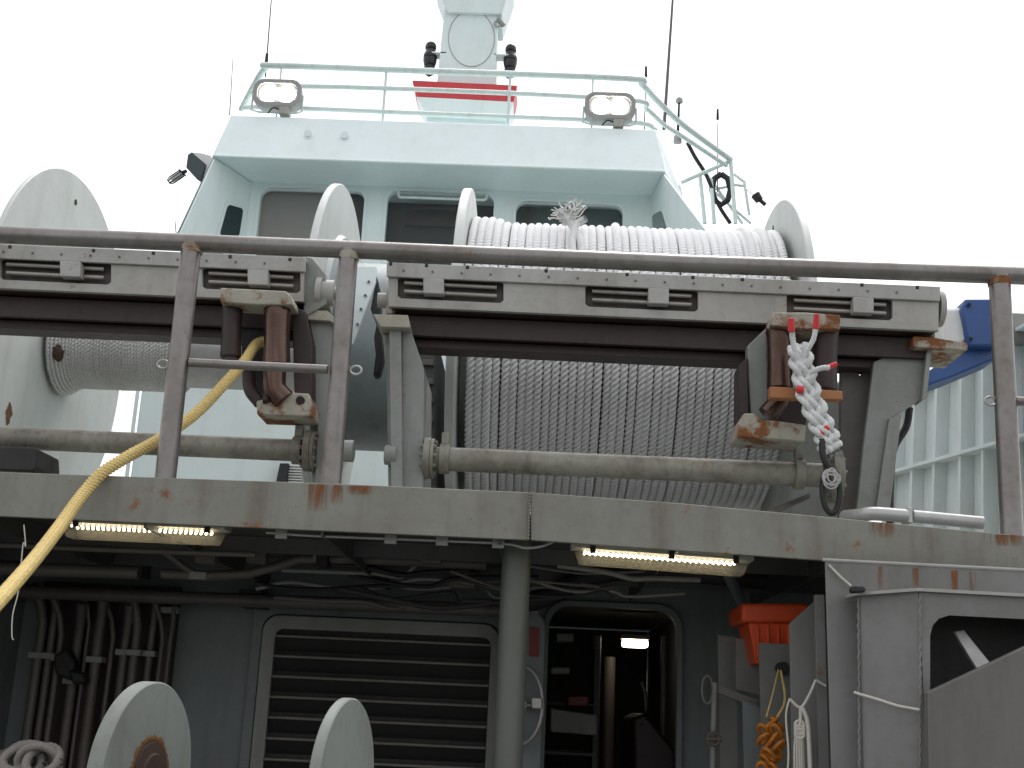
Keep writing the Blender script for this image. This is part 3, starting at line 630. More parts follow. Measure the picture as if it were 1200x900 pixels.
# ---------------------------------------------------------------- wheelhouse
YV, YW = 13.3, 14.0
wh = thing('wheelhouse', 'mint green wheelhouse with sloping visor and row of windows above the reels', 'wheelhouse', P(520, 300, YW))
z0 = P(520, 305, YW).z-1.0
ztop = P(520, 168, YW).z
wins = [((303, 428), 220, 'blind'), ((452, 580), 224, 'dark'), ((603, 731), 236, 'teal')]
lw, rw = P(286, 290, YW).x, P(762, 290, YW).x
holes, wr_ = [], []
for (a, b), y, m in wins:
    X0, X1, Z1 = P(a, y+20, YW).x, P(b, y+20, YW).x, P((a+b)/2, y+1, YW).z
    holes.append(rrect(X0, X1, Z1-1.0, Z1, .14)); wr_.append((X0, X1, Z1, m))
plate('front_wall', [(lw, z0), (rw, z0), (rw, ztop), (lw, ztop)], holes, YW, .06, M['mint'], wh)
for i, (X0, X1, Z1, m) in enumerate(wr_):
    wf = plate('window', rrect(X0-.03, X1+.03, Z1-1.03, Z1+.03, .16), [rrect(X0+.015, X1-.015, Z1-.985, Z1-.015, .13)], YW-.012, .11, M['mint'], wh, bevel=.004)
    if m == 'blind':
        bm = B(); box(bm, X0-.05, X1+.05, YW+.14, YW+.15, Z1-1.1, Z1+.05); mk('blind', bm, M['blind'], wf)
        bm = B(); box(bm, X1-.30, X1+.05, YW+.11, YW+.12, Z1-1.1, Z1+.05); mk('curtain', bm, M['dark'], wf)
    elif m == 'dark':
        bm = B(); box(bm, X0-.05, X1+.05, YW+.5, YW+.52, Z1-1.1, Z1+.05); mk('interior', bm, M['dark'], wf)
        bm = B(); tube(bm, [(X0+.15, YW-.03, Z1-.02), (X0+.17, YW-.06, Z1-.11), (X0+.30, YW-.07, Z1-.12), (X1-.25, YW-.07, Z1-.12), (X1-.12, YW-.06, Z1-.10), (X1-.12, YW-.03, Z1-.02)], .018, 10, 4); mk('grab_bar', bm, M['rail_mint'], wf)
        bm = B(); tube(bm, [(X0+.3, YW+.3, Z1-.11), (X1-.35, YW+.3, Z1-.08)], .03, 10); box(bm, X0+.2, X1-.2, YW+.4, YW+.45, Z1-.3, Z1-.12); mk('roof_fitting', bm, M['redbrown'], wf)
    else:
        bm = B(); box(bm, X0-.05, X1+.05, YW+.3, YW+.32, Z1-1.1, Z1+.05); mk('interior', bm, M['teal'], wf)
        bm = B(); box(bm, X0+.12, X0+.2, YW+.2, YW+.24, Z1-1, Z1); mk('window_post', bm, M['redbrown'], wf)
    bm = B(); box(bm, X0-.02, X1+.02, YW+.06, YW+.068, Z1-1.02, Z1+.02)
    mg = M.get('winglass')
    if mg is None:
        mg, gnt, gb = mat_new('clear_window'); gb.inputs['Base Color'].default_value = (.2, .22, .22, 1); gb.inputs['Roughness'].default_value = .04; gb.inputs['Alpha'].default_value = .12; gb.inputs['Specular IOR Level'].default_value = .2; M['winglass'] = mg
    mk('pane', bm, mg, wf)
# visor band, soffit, roof (closed solid lofted between outlines)
vb = [P(250, 180, YV), P(779, 205, YV)]; vt = [P(271, 133, YV+.35), P(769, 154, YV+.35)]
vz = (vb[0].z+vb[1].z)/2; tz = (vt[0].z+vt[1].z)/2
for v in vb: v.z = vz
for v in vt: v.z = tz
xr2, yr2 = P(832, 252, 16.2).x, 16.2
xl2 = P(236, 230, 16.0).x-.4
bm = B()
bot = [bm.verts.new(p) for p in (vb[0], vb[1], (xr2, yr2, vz), (xr2, 19, vz), (xl2, 19, vz), (xl2, yr2, vz))]
top = [bm.verts.new(p) for p in (vt[0], vt[1], (xr2-.25, yr2+.2, tz), (xr2-.25, 18.8, tz), (xl2+.25, 18.8, tz), (xl2+.25, yr2+.2, tz))]
bm.faces.new(bot); bm.faces.new(top[::-1])
for i in range(6): bm.faces.new((bot[i], top[i], top[(i+1) % 6], bot[(i+1) % 6]))
mk('visor', bm, M['mint_band'], wh, .012)
bm = B(); tube(bm, [vb[0]+Vector((0, -.01, 0)), vb[1]+Vector((0, -.01, 0))], .018, 10); mk('drip_edge', bm, M['mint'], wh)
# wing panels at both sides (outer edges slope outward)
A = vb[0]+Vector((.02, .02, -.01)); Cq, Dq = Vector((lw, YW-.005, P(284, 292, YW).z)), Vector((lw, YW-.005, vz-.01))
def onplane(px, py, a, b, c):
    n = (b-a).cross(c-a).normalized(); d = P(px, py, 9)-EYE; return EYE+d*((a-EYE).dot(n)/d.dot(n))
Bq = onplane(203, 292, A, Cq, Dq)
bm = B(); prism(bm, [A, Bq, Cq, Dq], (-.03, .03, 0)); mk('wing_panel', bm, M['mint'], wh, .004)
A2 = vb[1]+Vector((-.02, .02, -.01)); C2, D2 = Vector((rw, YW-.005, P(766, 292, YW).z)), Vector((rw, YW-.005, vz-.01))
B2 = onplane(842, 290, A2, C2, D2)
print('WING', Bq, B2, Cq, C2)
bm = B(); prism(bm, [A2, B2, C2, D2], (.03, .03, 0)); mk('wing_panel', bm, M['mint'], wh, .004)
bm = B(); box(bm, P(286, 200, YW).x-.3, P(762, 200, YW).x+.3, YW+.4+.15, 18.6, z0, vz-.02); mk('side_wall', bm, M['mint'], wh)
bm = B(); box(bm, lw-.4, rw+.4, 14.7, 18.5, ZD, z0-.002); mk('lower_wall', bm, M['house'], wh)
# side windows in the wings
def lerp(a, b, t): return a+(b-a)*t
def wing_win(a, b, c, d, u0, u1, v0, v1, nrm):
    def q(u, v): return lerp(lerp(Vector(a), Vector(d), u), lerp(Vector(b), Vector(c), u), v)
    pts = []
    for u, v in rrect(u0, u1, v0, v1, .07, 4): pts.append(q(u, v)+nrm*.012)
    w_ = B(); prism(w_, pts, -nrm*.008); wo = mk('window', w_, M['mint'], wh)
    pts = [q(u, v)+nrm*.014 for u, v in rrect(u0+.05, u1-.05, v0+.05, v1-.05, .05, 4)]
    w_ = B(); prism(w_, pts, nrm*.006); mk('pane', w_, M['pane'], wo)
nl = (Bq-A).cross(Dq-A).normalized(); nl = nl if nl.x > 0 else -nl
wing_win(A, Bq, Cq, Dq, .52, .93, .38, .88, nl)
nr = (B2-A2).cross(D2-A2).normalized(); nr = nr if nr.x < 0 else -nr
wing_win(A2, B2, C2, D2, .55, .95, .35, .85, nr)
# a weld boss on the band
bm = B(); c = P(361, 157, YV+.17); cyl(bm, c, c+Vector((0, -.02, .003)), .05, n=16); mk('drain_boss', bm, M['mint_band'], wh)
bm = B(); c = P(404, 159, YV+.17); cyl(bm, c, c+Vector((0, -.02, .003)), .05, n=16); mk('drain_boss', bm, M['mint_band'], wh)
# roof railing
rg = thing('roof_railing', 'pale mint tube railing round the wheelhouse roof', 'railing', P(520, 140, 13.9))
YF = 13.9
for name, pts in (('top_rail', [(283, 128, 14.9), (300, 96, 14.3), (312, 79, 14.0), (325, 77, YF), (520, 84, YF), (735, 92, YF), (752, 99, 14.0), (770, 118, 14.4), (800, 146, 14.9), (856, 187, 16.0)]),
                  ('middle_rail', [(295, 108, 14.2), (325, 101, YF), (520, 106, YF), (735, 117, YF), (758, 128, 14.1), (778, 146, 14.4), (800, 160, 14.9), (851, 194, 16.0)]),
                  ('lower_rail', [(286, 126, 14.2), (325, 126, YF), (520, 134, YF), (735, 143, YF), (768, 152, 14.2)])):
    bm = B(); tube(bm, [P(*p) for p in pts], .042 if name == 'top_rail' else .032, 12, 6); mk(name, bm, M['rail_mint'], rg)
for x, y, yb in ((453, 81, 139), (598, 87, 145), (330, 78, 134), (695, 90, 150)):
    bm = B(); q = P(x, y, YF); cyl(bm, q, (q.x, q.y, tz), .018 if x in (453, 598) else .012, n=10); mk('post', bm, M['rail_mint'], rg)
for a, b, Y in (((856, 187), (862, 262), 16.0), ((798, 214), (855, 189), 16.0), ((820, 204), (826, 262), 16.1), ((833, 210), (837, 262), 16.3), ((795, 218), (800, 240), 15.8)):
    bm = B(); cyl(bm, P(*a, Y), P(*b, Y), .030, n=12); mk('post', bm, M['rail_mint'], rg)
lr = thing('stair_railing', 'small pale railing and stair stringer right of the wheelhouse roof', 'railing', P(850, 262, 16.5))
for pts in ([(860, 204), (873, 214)], [(872, 212), (878, 252)], [(856, 216), (873, 218)], [(836, 222), (856, 218)], [(818, 190), (870, 262)], [(836, 224), (880, 262)]):
    bm = B(); cyl(bm, P(*pts[0], 16.6), P(*pts[1], 16.6), .022, n=10); mk('rail', bm, M['rail_mint'], lr)
bm = B(); tube(bm, [P(845+11*math.sin(a), 222-18*math.cos(a), 16.4) for a in np.linspace(0, 2*math.pi, 9)], .045, 10); tag(mk('hose_hoop', bm, M['blackdull']), 'dark angular hoop hung on the stair railing right of the wheelhouse', 'hoop')
bm = B(); tube(bm, [P(806, 168, 15.6), P(815, 185, 15.9), P(828, 206, 16.2), P(842, 240, 16.4), P(856, 262, 16.5)], .03, 8, 4); tag(mk('cable_run', bm, M['blackdull']), 'dark cable running down behind the roof railing right of the wheelhouse', 'cable')
# floodlights
def floodlight(label, cx, cy, w_, h_, Y):
    c = P(cx, cy, Y); W, H = w_/F_*15.2/2, h_/F_*15.2/2
    t = thing('floodlight', label, 'floodlight', (c.x, c.y, c.z-H-.1), 'floodlights on the wheelhouse roof')
    plate('rim', rrect(c.x-W, c.x+W, c.z-H, c.z+H, H*.75), [rrect(c.x-W*.82, c.x+W*.82, c.z-H*.72, c.z+H*.72, H*.55)], c.y-.02, .08, M['lampframe'], t, bevel=.01)
    bm = B(); prism(bm, [(x, c.y+.061, z) for x, z in rrect(c.x-W*.95, c.x+W*.95, c.z-H*.95, c.z+H*.95, H*.7)], (0, .14, 0)); mk('lamp_body', bm, M['lampframe'], t, .02)
    bm = B(); prism(bm, [(x, c.y+.02, z) for x, z in rrect(c.x-W*.81, c.x+W*.81, c.z-H*.71, c.z+H*.71, H*.55)], (0, .03, 0)); mk('lens', bm, M['lensgrey'], t)
    bm = B()
    for sx in (-1, 1): lathe(bm, [(0, 0), (0, H*.60), (.012, H*.56), (.012, 0)], (c.x+sx*W*.36, c.y+.005, c.z), (0, 1, 0), 40)
    mk('lit_reflector', bm, M['flood'], t)
    bm = B(); box(bm, c.x+W*.15, c.x+W*.55, c.y-.02, c.y+.14, c.z-H-.11, c.z-H-.002); mk('cable_box', bm, M['duct'], t, .008)
    bm = B(); tube(bm, [(c.x+W*.2, c.y, c.z-H-.05), (c.x-W*.1, c.y-.01, c.z-H-.03), (c.x-W*.3, c.y, c.z-H-.10)], .009, 8, 5); mk('cable', bm, M['blackdull'], t)
    bm = B(); tube(bm, [(c.x-W*1.03, c.y+.05, c.z), (c.x-W*1.05, c.y+.05, c.z-H*1.2), (c.x-W*.7, c.y+.05, c.z-H*1.35), (c.x+W*.8, c.y+.05, c.z-H*1.35), (c.x+W*1.05, c.y+.05, c.z-H*1.2), (c.x+W*1.03, c.y+.05, c.z)], .014, 8); mk('bracket', bm, M['rail_mint'], t)
    return t
floodlight('lit twin lens floodlight on the left corner of the wheelhouse roof', 325, 109, 57, 34, 13.65)
floodlight('lit wide floodlight on the right side of the wheelhouse roof', 715, 124, 59, 33, 13.65)
# side floodlight + cage lamp at left
t = thing('side_floodlight', 'unlit floodlight tilted outward at the left side of the wheelhouse', 'floodlight', P(232, 210, 14))
bm = B(); A = [P(220, 181, 13.9), P(225, 178, 13.9), P(241, 192, 13.9), P(235, 212, 13.9), P(231, 210, 13.9), P(218, 196, 13.9)]; prism(bm, A, (.0, .05, 0)); mk('lens', bm, M['pane'], t, .006)
bm = B(); prism(bm, [P(223, 178, 13.96), P(236, 179, 13.96), P(247, 182, 13.96), P(248, 192, 13.96), P(236, 211, 13.96)], (0, .22, 0)); mk('lamp_body', bm, M['white'], t, .01)
bm = B(); cyl(bm, P(240, 195, 14.05), P(262, 205, 14.3), .03, n=10); mk('arm', bm, M['rail_mint'], t)
t = thing('cage_lamp', 'small caged lamp sticking out left below the side floodlight', 'lamp', P(208, 213, 13.9))
A, C = P(201, 211, 13.9), P(213, 203, 13.9); bm = B(); cyl(bm, A, C, .035, .04, 12); mk('bulb', bm, M['white'], t)
bm = B(); ax = (C-A).normalized(); u, v = frame(ax)
for i in range(4):
    a = i*math.pi/4; w_ = u*math.cos(a)+v*math.sin(a); tube(bm, [C+w_*.05, A+w_*.05, A-ax*.04+w_*.03, A-ax*.045-w_*.03, A-w_*.05, C-w_*.05], .006, 6)
cyl(bm, C, P(219, 200, 13.9), .03, .02, 10); cyl(bm, P(213, 203, 13.9), P(214, 202, 13.9), .06, n=12); mk('cage', bm, M['blackdull'], t)
t = thing('stair_lamp', 'small dark lamp on a thin arm above the right flange of the full reel', 'lamp', P(890, 240, 16.3))
bm = B(); cyl(bm, P(874, 221, 16.5), P(887, 232, 16.3), .012, n=8); mk('arm', bm, M['rail_mint'], t)
bm = B(); cyl(bm, P(885, 228, 16.3), P(890, 235, 16.3), .07, .06, 10); cyl(bm, P(890, 234, 16.3), P(897, 240, 16.3), .03, n=10); mk('lamp_head', bm, M['blackdull'], t)
# mast
YM = 16.5
ms = thing('mast', 'pale mint signal mast on a red striped plinth on the wheelhouse roof', 'mast', P(548, 150, YM))
def taper_box(bm, tl, tr_, bl, br_, Y, dt, db):
    a = [P(*tl, Y), P(*tr_, Y), P(*br_, Y), P(*bl, Y)]
    v = [bm.verts.new(p) for p in a]+[bm.verts.new(a[0]+Vector((0, dt, 0))), bm.verts.new(a[1]+Vector((0, dt, 0))), bm.verts.new(a[2]+Vector((0, db, 0))), bm.verts.new(a[3]+Vector((0, db, 0)))]
    for f in ((0, 1, 2, 3), (7, 6, 5, 4), (0, 4, 5, 1), (1, 5, 6, 2), (2, 6, 7, 3), (3, 7, 4, 0)): bm.faces.new([v[i] for i in f])
bm = B(); taper_box(bm, (526, -40), (584, -40), (512, 97), (581, 99), YM, .7, .8); mk('column', bm, M['mint'], ms, .01)
bm = B(); taper_box(bm, (508, -30), (602, -30), (524, 14), (588, 16), YM-.06, .9, .8); mk('yard', bm, M['mint'], ms, .01)
bm = B(); tube(bm, [P(552.5+27*math.sin(a), 45-33*math.cos(a), YM-.005) for a in np.linspace(.3, 2*math.pi-.3, 30)], .006, 6); mk('oval_weld', bm, M['lampframe'], ms)
bm = B(); taper_box(bm, (483, 94), (606, 100), (488, 113), (602, 119), YM-.3, .6, .6); mk('red_band', bm, M['red'], ms, .006)
bm = B(); taper_box(bm, (488, 113.2), (602, 119.2), (500, 134), (595, 139), YM-.3, .6, .5); mk('plinth', bm, M['mint'], ms, .006)
bm = B(); taper_box(bm, (500, 134.2), (594, 138.2), (500, 160), (594, 164), YM-.2, .4, .4); mk('pedestal', bm, M['mint_band'], ms, .006)
bm = B(); cyl(bm, P(584, 22, YM), P(590, 30, YM), .04, n=10); ring(bm, P(583, 28, YM-.03), .05, .012); mk('fitting', bm, M['lampframe'], ms)
def nav(label, cx, cy, sgn):
    c = P(cx, cy, YM+.1); s = 17.6/F_
    t = thing('signal_light', label, 'signal light', (c.x, c.y, c.z-24*s), 'black signal lights on the mast')
    bm = B(); prof = [(24, 0), (23.5, 2), (21, 5.5), (18, 7), (14, 7), (13, 5.5), (10, 6.5), (6, 7.5), (5, 8.5), (1, 8.5)]
    lathe(bm, [(z*s, r*s) for z, r in prof]+[(s, 0)], c, (0, 0, 1), 24); mk('upper_lantern', bm, M['black'], t)
    bm = B(); lathe(bm, [(z*s, r*s) for z, r in [(0, 0), (0, 8.5), (-4, 8.3), (-9, 7), (-10, 5.5), (-12, 5.5), (-13, 7.5), (-19, 7.5), (-22, 4), (-24, 1.5), (-24, 0)]], c, (0, 0, 1), 24); mk('lower_lantern', bm, M['black'], t)
    bm = B(); box(bm, min(c.x, c.x-sgn*20*s), max(c.x, c.x-sgn*20*s), c.y-.1, c.y+.1, c.z+4*s, c.z+5.5*s); mk('bracket', bm, M['mint_band'], t)
nav('black stacked signal light on the left side of the mast', 504, 69, -1)
nav('black stacked signal light on the right side of the mast', 598, 72, 1)
# antennas
def antenna(label, x0, y0, x1_, y1_, Y, r, black=None, knob=False):
    t = thing('antenna', label, 'antenna', P(x1_, y1_, Y), 'antennas')
    bm = B(); cyl(bm, P(x1_, y1_, Y), P(x0, y0, Y), r, r*.6, 8); mk('whip', bm, M['antenna'] if not knob else M['blackdull'], t)
    if black:
        bm = B(); cyl(bm, P(*black[0], Y), P(*black[1], Y), r*2.2, r*1.6, 10); mk('antenna_base', bm, M['blackdull'], t)
    if knob:
        bm = B(); c = P(x0, y0, Y); lathe(bm, [(-.05, 0), (-.04, .05), (0, .05), (.03, .03), (.03, 0)], c, (0, 0, 1), 12); mk('antenna_cap', bm, M['lampframe'], t)
        bm = B(); c = P(x1_, y1_, Y); lathe(bm, [(-.05, 0), (-.04, .06), (.06, .05), (.06, 0)], c, (0, 0, 1), 12); mk('antenna_foot', bm, M['lampframe'], t)
antenna('tall whip antenna with black base above the left lit floodlight', 321, -40, 311, 90, 15, .012, ((312, 74), (313, 63)))
antenna('thin short whip antenna left of the wheelhouse roof', 273, 68, 269, 135, 14.6, .008)
antenna('tallest thick whip antenna right of the mast', 791, -40, 778, 152, 14.6, .024)
antenna('short antenna with black tip beside the right lit floodlight', 757, 95, 755, 152, 15, .010, ((757, 90), (757, 78)))
antenna('stubby dark antenna with pale cap behind the right roof railing', 796, 117, 794, 164, 15, .022, None, True)
antenna('thin antenna with dark tip above the dark hoop', 841, 145, 841, 225, 16.4, .010, ((841, 140), (841, 128)))
antenna('tiny antenna beyond the left end of the wheelhouse', 205, 258, 208, 290, 19, .012)
# ---------------------------------------------------------------- bulwark, blue arm (right)
BA, BB = P(1048, 640, 11.0), P(1200, 640, 8.0)
BN = (BB-BA).cross(Vector((0, 0, 1))).normalized()
def BQ(px, py):
    d = P(px, py, 9)-EYE; return EYE+d*((BA-EYE).dot(BN)/d.dot(BN))
bw = thing('bulwark', 'white ribbed bulwark with shallow panels behind the right rail post', 'bulwark', P(1120, 640, 9.5))
nb = (BQ(1200, 600)-BQ(1048, 600)).cross(Vector((0, 0, 1))).normalized(); nb = nb if nb.x < 0 else -nb   # towards the camera
def bpoly(bm, pp, t0, t1):
    prism(bm, [BQ(*p)+nb*t1 for p in pp], nb*(t0-t1))
bm = B(); bpoly(bm, [(1030, 660), (1040, 492), (1084, 460), (1118, 437), (1150, 420), (1230, 378), (1230, 660)], -.03, 0); mk('plating', bm, M['bulwark'], bw, .004)
for x0, y0, x1_, y1_ in ((1052, 484, 1046, 660), (1085, 461, 1078, 660), (1112, 442, 1105, 660), (1141, 426, 1139, 660), (1167, 410, 1168, 660), (1196, 396, 1200, 660), (1060, 478, 1058, 556)):
    bm = B(); bpoly(bm, [(x0-1.5, y0), (x0+1.5, y0), (x1_+1.5, y1_), (x1_-1.5, y1_)], .001, .10); mk('stiffener', bm, M['bulwark'], bw)
bm = B(); bpoly(bm, [(1040, 557), (1228, 507), (1228, 511), (1040, 561)], .001, .13); mk('stringer', bm, M['bulwark'], bw)
bm = B(); bpoly(bm, [(1040, 489), (1084, 457), (1118, 434), (1150, 417), (1230, 375), (1230, 379), (1150, 421), (1118, 438), (1084, 461), (1040, 493)], -.04, .12); mk('cap_rail', bm, M['bulwark'], bw)
cr = thing('crane_arm', 'blue folded crane arm with a white rust stained end behind the right rail post', 'crane arm', P(1120, 450, 7.4))
bm = B(); tr(bm, [(1131, 350), (1172, 350), (1172, 405), (1135, 405), (1131, 380), (1127, 362)], 7.2, .35); mk('arm_box', bm, M['blue'], cr, .012)
bm = B(); tr(bm, [(1172, 404), (1172, 418), (1120, 440), (1078, 455), (1080, 440), (1134, 404)], 7.3, .3); mk('arm_link', bm, M['blue'], cr, .012)
bm = B(); tr(bm, [(1098, 360), (1129, 359), (1134, 372), (1136, 400), (1128, 405), (1098, 402)], 7.25, .3); mk('arm_end', bm, M['white'], cr, .03)
bm = B(); tr(bm, [(1098, 402), (1134, 405), (1078, 425), (1050, 425)], 7.3, .25); mk('arm_bracket', bm, M['stand'], cr, .01)
bm = B()
for x, y in ((1136, 357), (1166, 357), (1138, 397), (1166, 398)): cyl(bm, P(x, y, 7.2), P(x, y, 7.18), .012, n=6)
mk('bolt', bm, M['blackdull'], cr)
bm = B(); tr(bm, [(1185, 366), (1330, 372), (1330, 400), (1185, 394)], 7.6, .3); tag(mk('cross_beam', bm, M['stand'], bevel=.01), 'grey cross beam leaving the picture at the far right behind the rail', 'beam')
# ---------------------------------------------------------------- under the deck
YK = 7.5
dx0, dx1, dz1 = P(640, 800, YK).x, P(793, 810, YK).x, P(715, 712, YK).z
bk = thing('bulkhead', 'dark grey bulkhead under the winch deck with a rounded doorway', 'bulkhead', (0, YK, 0))
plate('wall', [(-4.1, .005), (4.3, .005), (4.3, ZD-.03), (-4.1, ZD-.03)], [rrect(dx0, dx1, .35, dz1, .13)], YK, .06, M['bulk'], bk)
plate('door_coaming', rrect(dx0-.03, dx1+.03, .32, dz1+.03, .15), [rrect(dx0+.005, dx1-.005, .355, dz1-.005, .125)], YK-.05, .09, M['bulk'], bk, bevel=.006)
for sx, X in ((-1, P(-60, 700, 6.5).x), (1, 3.6)):  # closing walls added so sky light cannot leak under the deck
    bm = B(); box(bm, X-.03, X, 5.01, YK-.002, .005, ZD-.14); tag(mk('side_wall', bm, M['bulk']), 'grey side wall added to keep sky light out of the %s end of the space under the winch deck' % ('left' if sx < 0 else 'right'), 'wall')
# corridor
co = thing('corridor', 'dark passage seen through the rounded doorway', 'passage', ((dx0+dx1)/2, 9, 0))
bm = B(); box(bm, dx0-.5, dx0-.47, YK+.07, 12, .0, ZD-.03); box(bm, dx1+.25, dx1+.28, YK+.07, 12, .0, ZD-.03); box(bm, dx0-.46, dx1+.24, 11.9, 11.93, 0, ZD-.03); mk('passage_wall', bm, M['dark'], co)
bm = B(); 
for i in range(3): z = .95+i*.33; box(bm, dx0-.45, dx0+.35, 8.6, 9.0, z, z+.02)
box(bm, dx0+.35, dx0+.38, 8.6, 9.0, .3, 2.0); tag(mk('storage_shelf', bm, M['dark_under']), 'dark shelf rack just inside the doorway on the left', 'shelf')
for x0, x1_, y0, y1_, Y, m, lab in ((652, 672, 742, 752, 8.5, 'lampframe', 'pale bundle on the top shelf inside the doorway'), (665, 690, 815, 828, 8.4, 'signred', 'red box low on the shelf inside the doorway'), (646, 668, 782, 790, 8.5, 'duct', 'pale box on the middle shelf inside the doorway')):
    bm = B(); tr(bm, [(x0, y0), (x1_, y0), (x1_, y1_), (x0, y1_)], Y, .2); tag(mk('stored_box', bm, M[m], bevel=.01), lab, 'box')
bm = B(); tr(bm, [(742, 842), (755, 835), (792, 880), (792, 960), (745, 960)], 8.2, .9); tag(mk('engine_casing', bm, M['redbrown'], bevel=.02), 'dark red casing on the right inside the doorway', 'casing')
bm = B(); tube(bm, [P(752, 800, 8.3), P(756, 812, 8.3), P(757, 835, 8.3), P(752, 850, 8.2)], .012, 8, 5); tag(mk('hand_hold', bm, M['steel']), 'thin bent handhold inside the doorway', 'handhold')
for i in range(4):
    bm = B(); z = .95-.17*i; box(bm, dx0+.1, dx0+.75, 9.0-.25*i, 9.24-.25*i, z-.03, z)
    if i == 0: st = thing('stair', 'dim steps beyond the doorway at the bottom of the picture', 'stair', (dx0+.4, 8.6, 0))
    mk('tread', bm, M['under'], st)
cl = thing('bulkhead_lamp', 'small lit warm lamp on the ceiling inside the doorway', 'lamp', P(744, 750, 9.5))
bm = B(); c = P(744, 752, 9.5); box(bm, c.x-.10, c.x+.10, c.y-.06, c.y+.06, c.z-.045, c.z+.015); mk('diffuser', bm, M['bulb'], cl, .02)
bm = B(); box(bm, c.x-.11, c.x+.11, c.y-.07, c.y+.07, c.z+.016, c.z+.05); mk('lamp_base', bm, M['duct'], cl, .005)
for k, (x, y0, y1, Y, rr0, mt, lab) in enumerate(((700, 745, 960, 9.2, .03, 'louv', 'dim grey upright pipe left of the lamp inside the doorway'), (714, 770, 960, 9.8, .05, 'under', 'fat dim upright duct just left of the lamp inside the doorway'), (778, 745, 960, 8.8, .02, 'louv', 'thin upright pipe near the right edge inside the doorway'))):
    bm = B(); a_ = P(x, y0, Y); cyl(bm, a_, (a_.x, a_.y, .01), rr0, n=16); tag(mk('upright_pipe', bm, M[mt]), lab, 'pipe')
bm = B(); tr(bm, [(645, 830), (700, 838), (700, 862), (645, 858)], 8.3, .25); tag(mk('tool_bench', bm, M['louv'], bevel=.01), 'dim grey bench edge low at left inside the doorway', 'bench')
# louvre
lv = thing('louvre_grille', 'large rectangular louvre grille with pale slat edges under the deck', 'louvre', P(450, 950, YK))
X0, X1, Z1 = P(330, 830, YK).x, P(578, 830, YK).x, P(452, 739, YK).z
X0 = P(328, 760, YK).x
zb = .3
plate('frame', rrect(X0-.10, X1+.02, zb-.1, Z1+.06, .10), [rrect(X0-.02, X1-.03, zb, Z1-.02, .05)], YK-.08, .078, M['louv'], lv, bevel=.006)
plate('outer_frame', rrect(X0-.17, X1+.05, zb-.15, Z1+.15, .05), [rrect(X0-.11, X1+.03, zb-.11, Z1+.07, .1)], YK-.05, .048, M['bulk'], lv, bevel=.004)
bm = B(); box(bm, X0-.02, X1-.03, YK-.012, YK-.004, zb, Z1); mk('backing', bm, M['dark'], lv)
z = Z1-.06; 
while z > zb+.1:
    bm = B(); prism(bm, [(X0-.018, YK-.075, z-.012), (X0-.018, YK-.075, z), (X0-.018, YK-.068, z), (X0-.018, YK-.02, z-.09), (X0-.018, YK-.026, z-.09), (X0-.018, YK-.066, z-.012)], (X1-X0-.014, 0, 0))
    sl = mk('slat', bm, M['slat'], lv)
    bm = B(); cyl(bm, (X0-.018, YK-.079, z-.003), (X1-.034, YK-.079, z-.003), .0075, n=8); mk('slat_lip', bm, M['rod'], sl)
    z -= .120
# pillar
bm = B(); cyl(bm, P(606, 634, 5.25), Vector((P(606, 634, 5.25).x, 5.25, 0)), .063, n=36)
c = P(606, 634, 5.25); tag(mk('deck_pillar', bm, M['pillar']), 'round grey green pillar holding up the middle of the winch deck edge', 'pillar')
# open door leaf with handwheel and red sign
dr = thing('steel_door', 'open grey steel door behind the round pillar with a handwheel', 'door', P(610, 950, 7.2))
Xd0, Xd1 = P(582, 800, 7.1).x, P(638, 800, 7.1).x; zd = P(600, 712, 7.1).z
bm = B(); prism(bm, [(x, 7.1, z_) for x, z_ in rrect(Xd0, Xd1, .35, zd, .12)], (0, .05, 0)); mk('leaf', bm, M['bulk'], dr, .01)
bm = B(); tube(bm, [(Xd0+.01, 7.085, .5), (Xd0+.01, 7.085, zd-.12), (Xd0+.05, 7.085, zd-.02), (Xd1-.05, 7.085, zd-.02)], .008, 8); mk('seal_edge', bm, M['louv'], dr)
bm = B(); c = P(612, 826, 6.95); ring(bm, c, .21, .011, .55); cyl(bm, c, c+Vector((0, .14, 0)), .025, n=16)
for a in (0, 2.1, 4.2): cyl(bm, c, c+Vector((math.cos(a)*.11, 0, math.sin(a)*.2)), .008, n=8)
mk('handwheel', bm, M['galv'], dr)
bm = B(); tr(bm, [(623, 817), (635, 818), (635, 831), (623, 830)], 6.93, .04); mk('latch', bm, M['galv'], dr, .004)
bm = B(); tr(bm, [(621, 735), (632, 736), (631, 770), (620, 769)], 7.09, .006); tag(mk('warning_sign', bm, M['signred']), 'small dark red vertical sign on the door right of the pillar', 'sign')
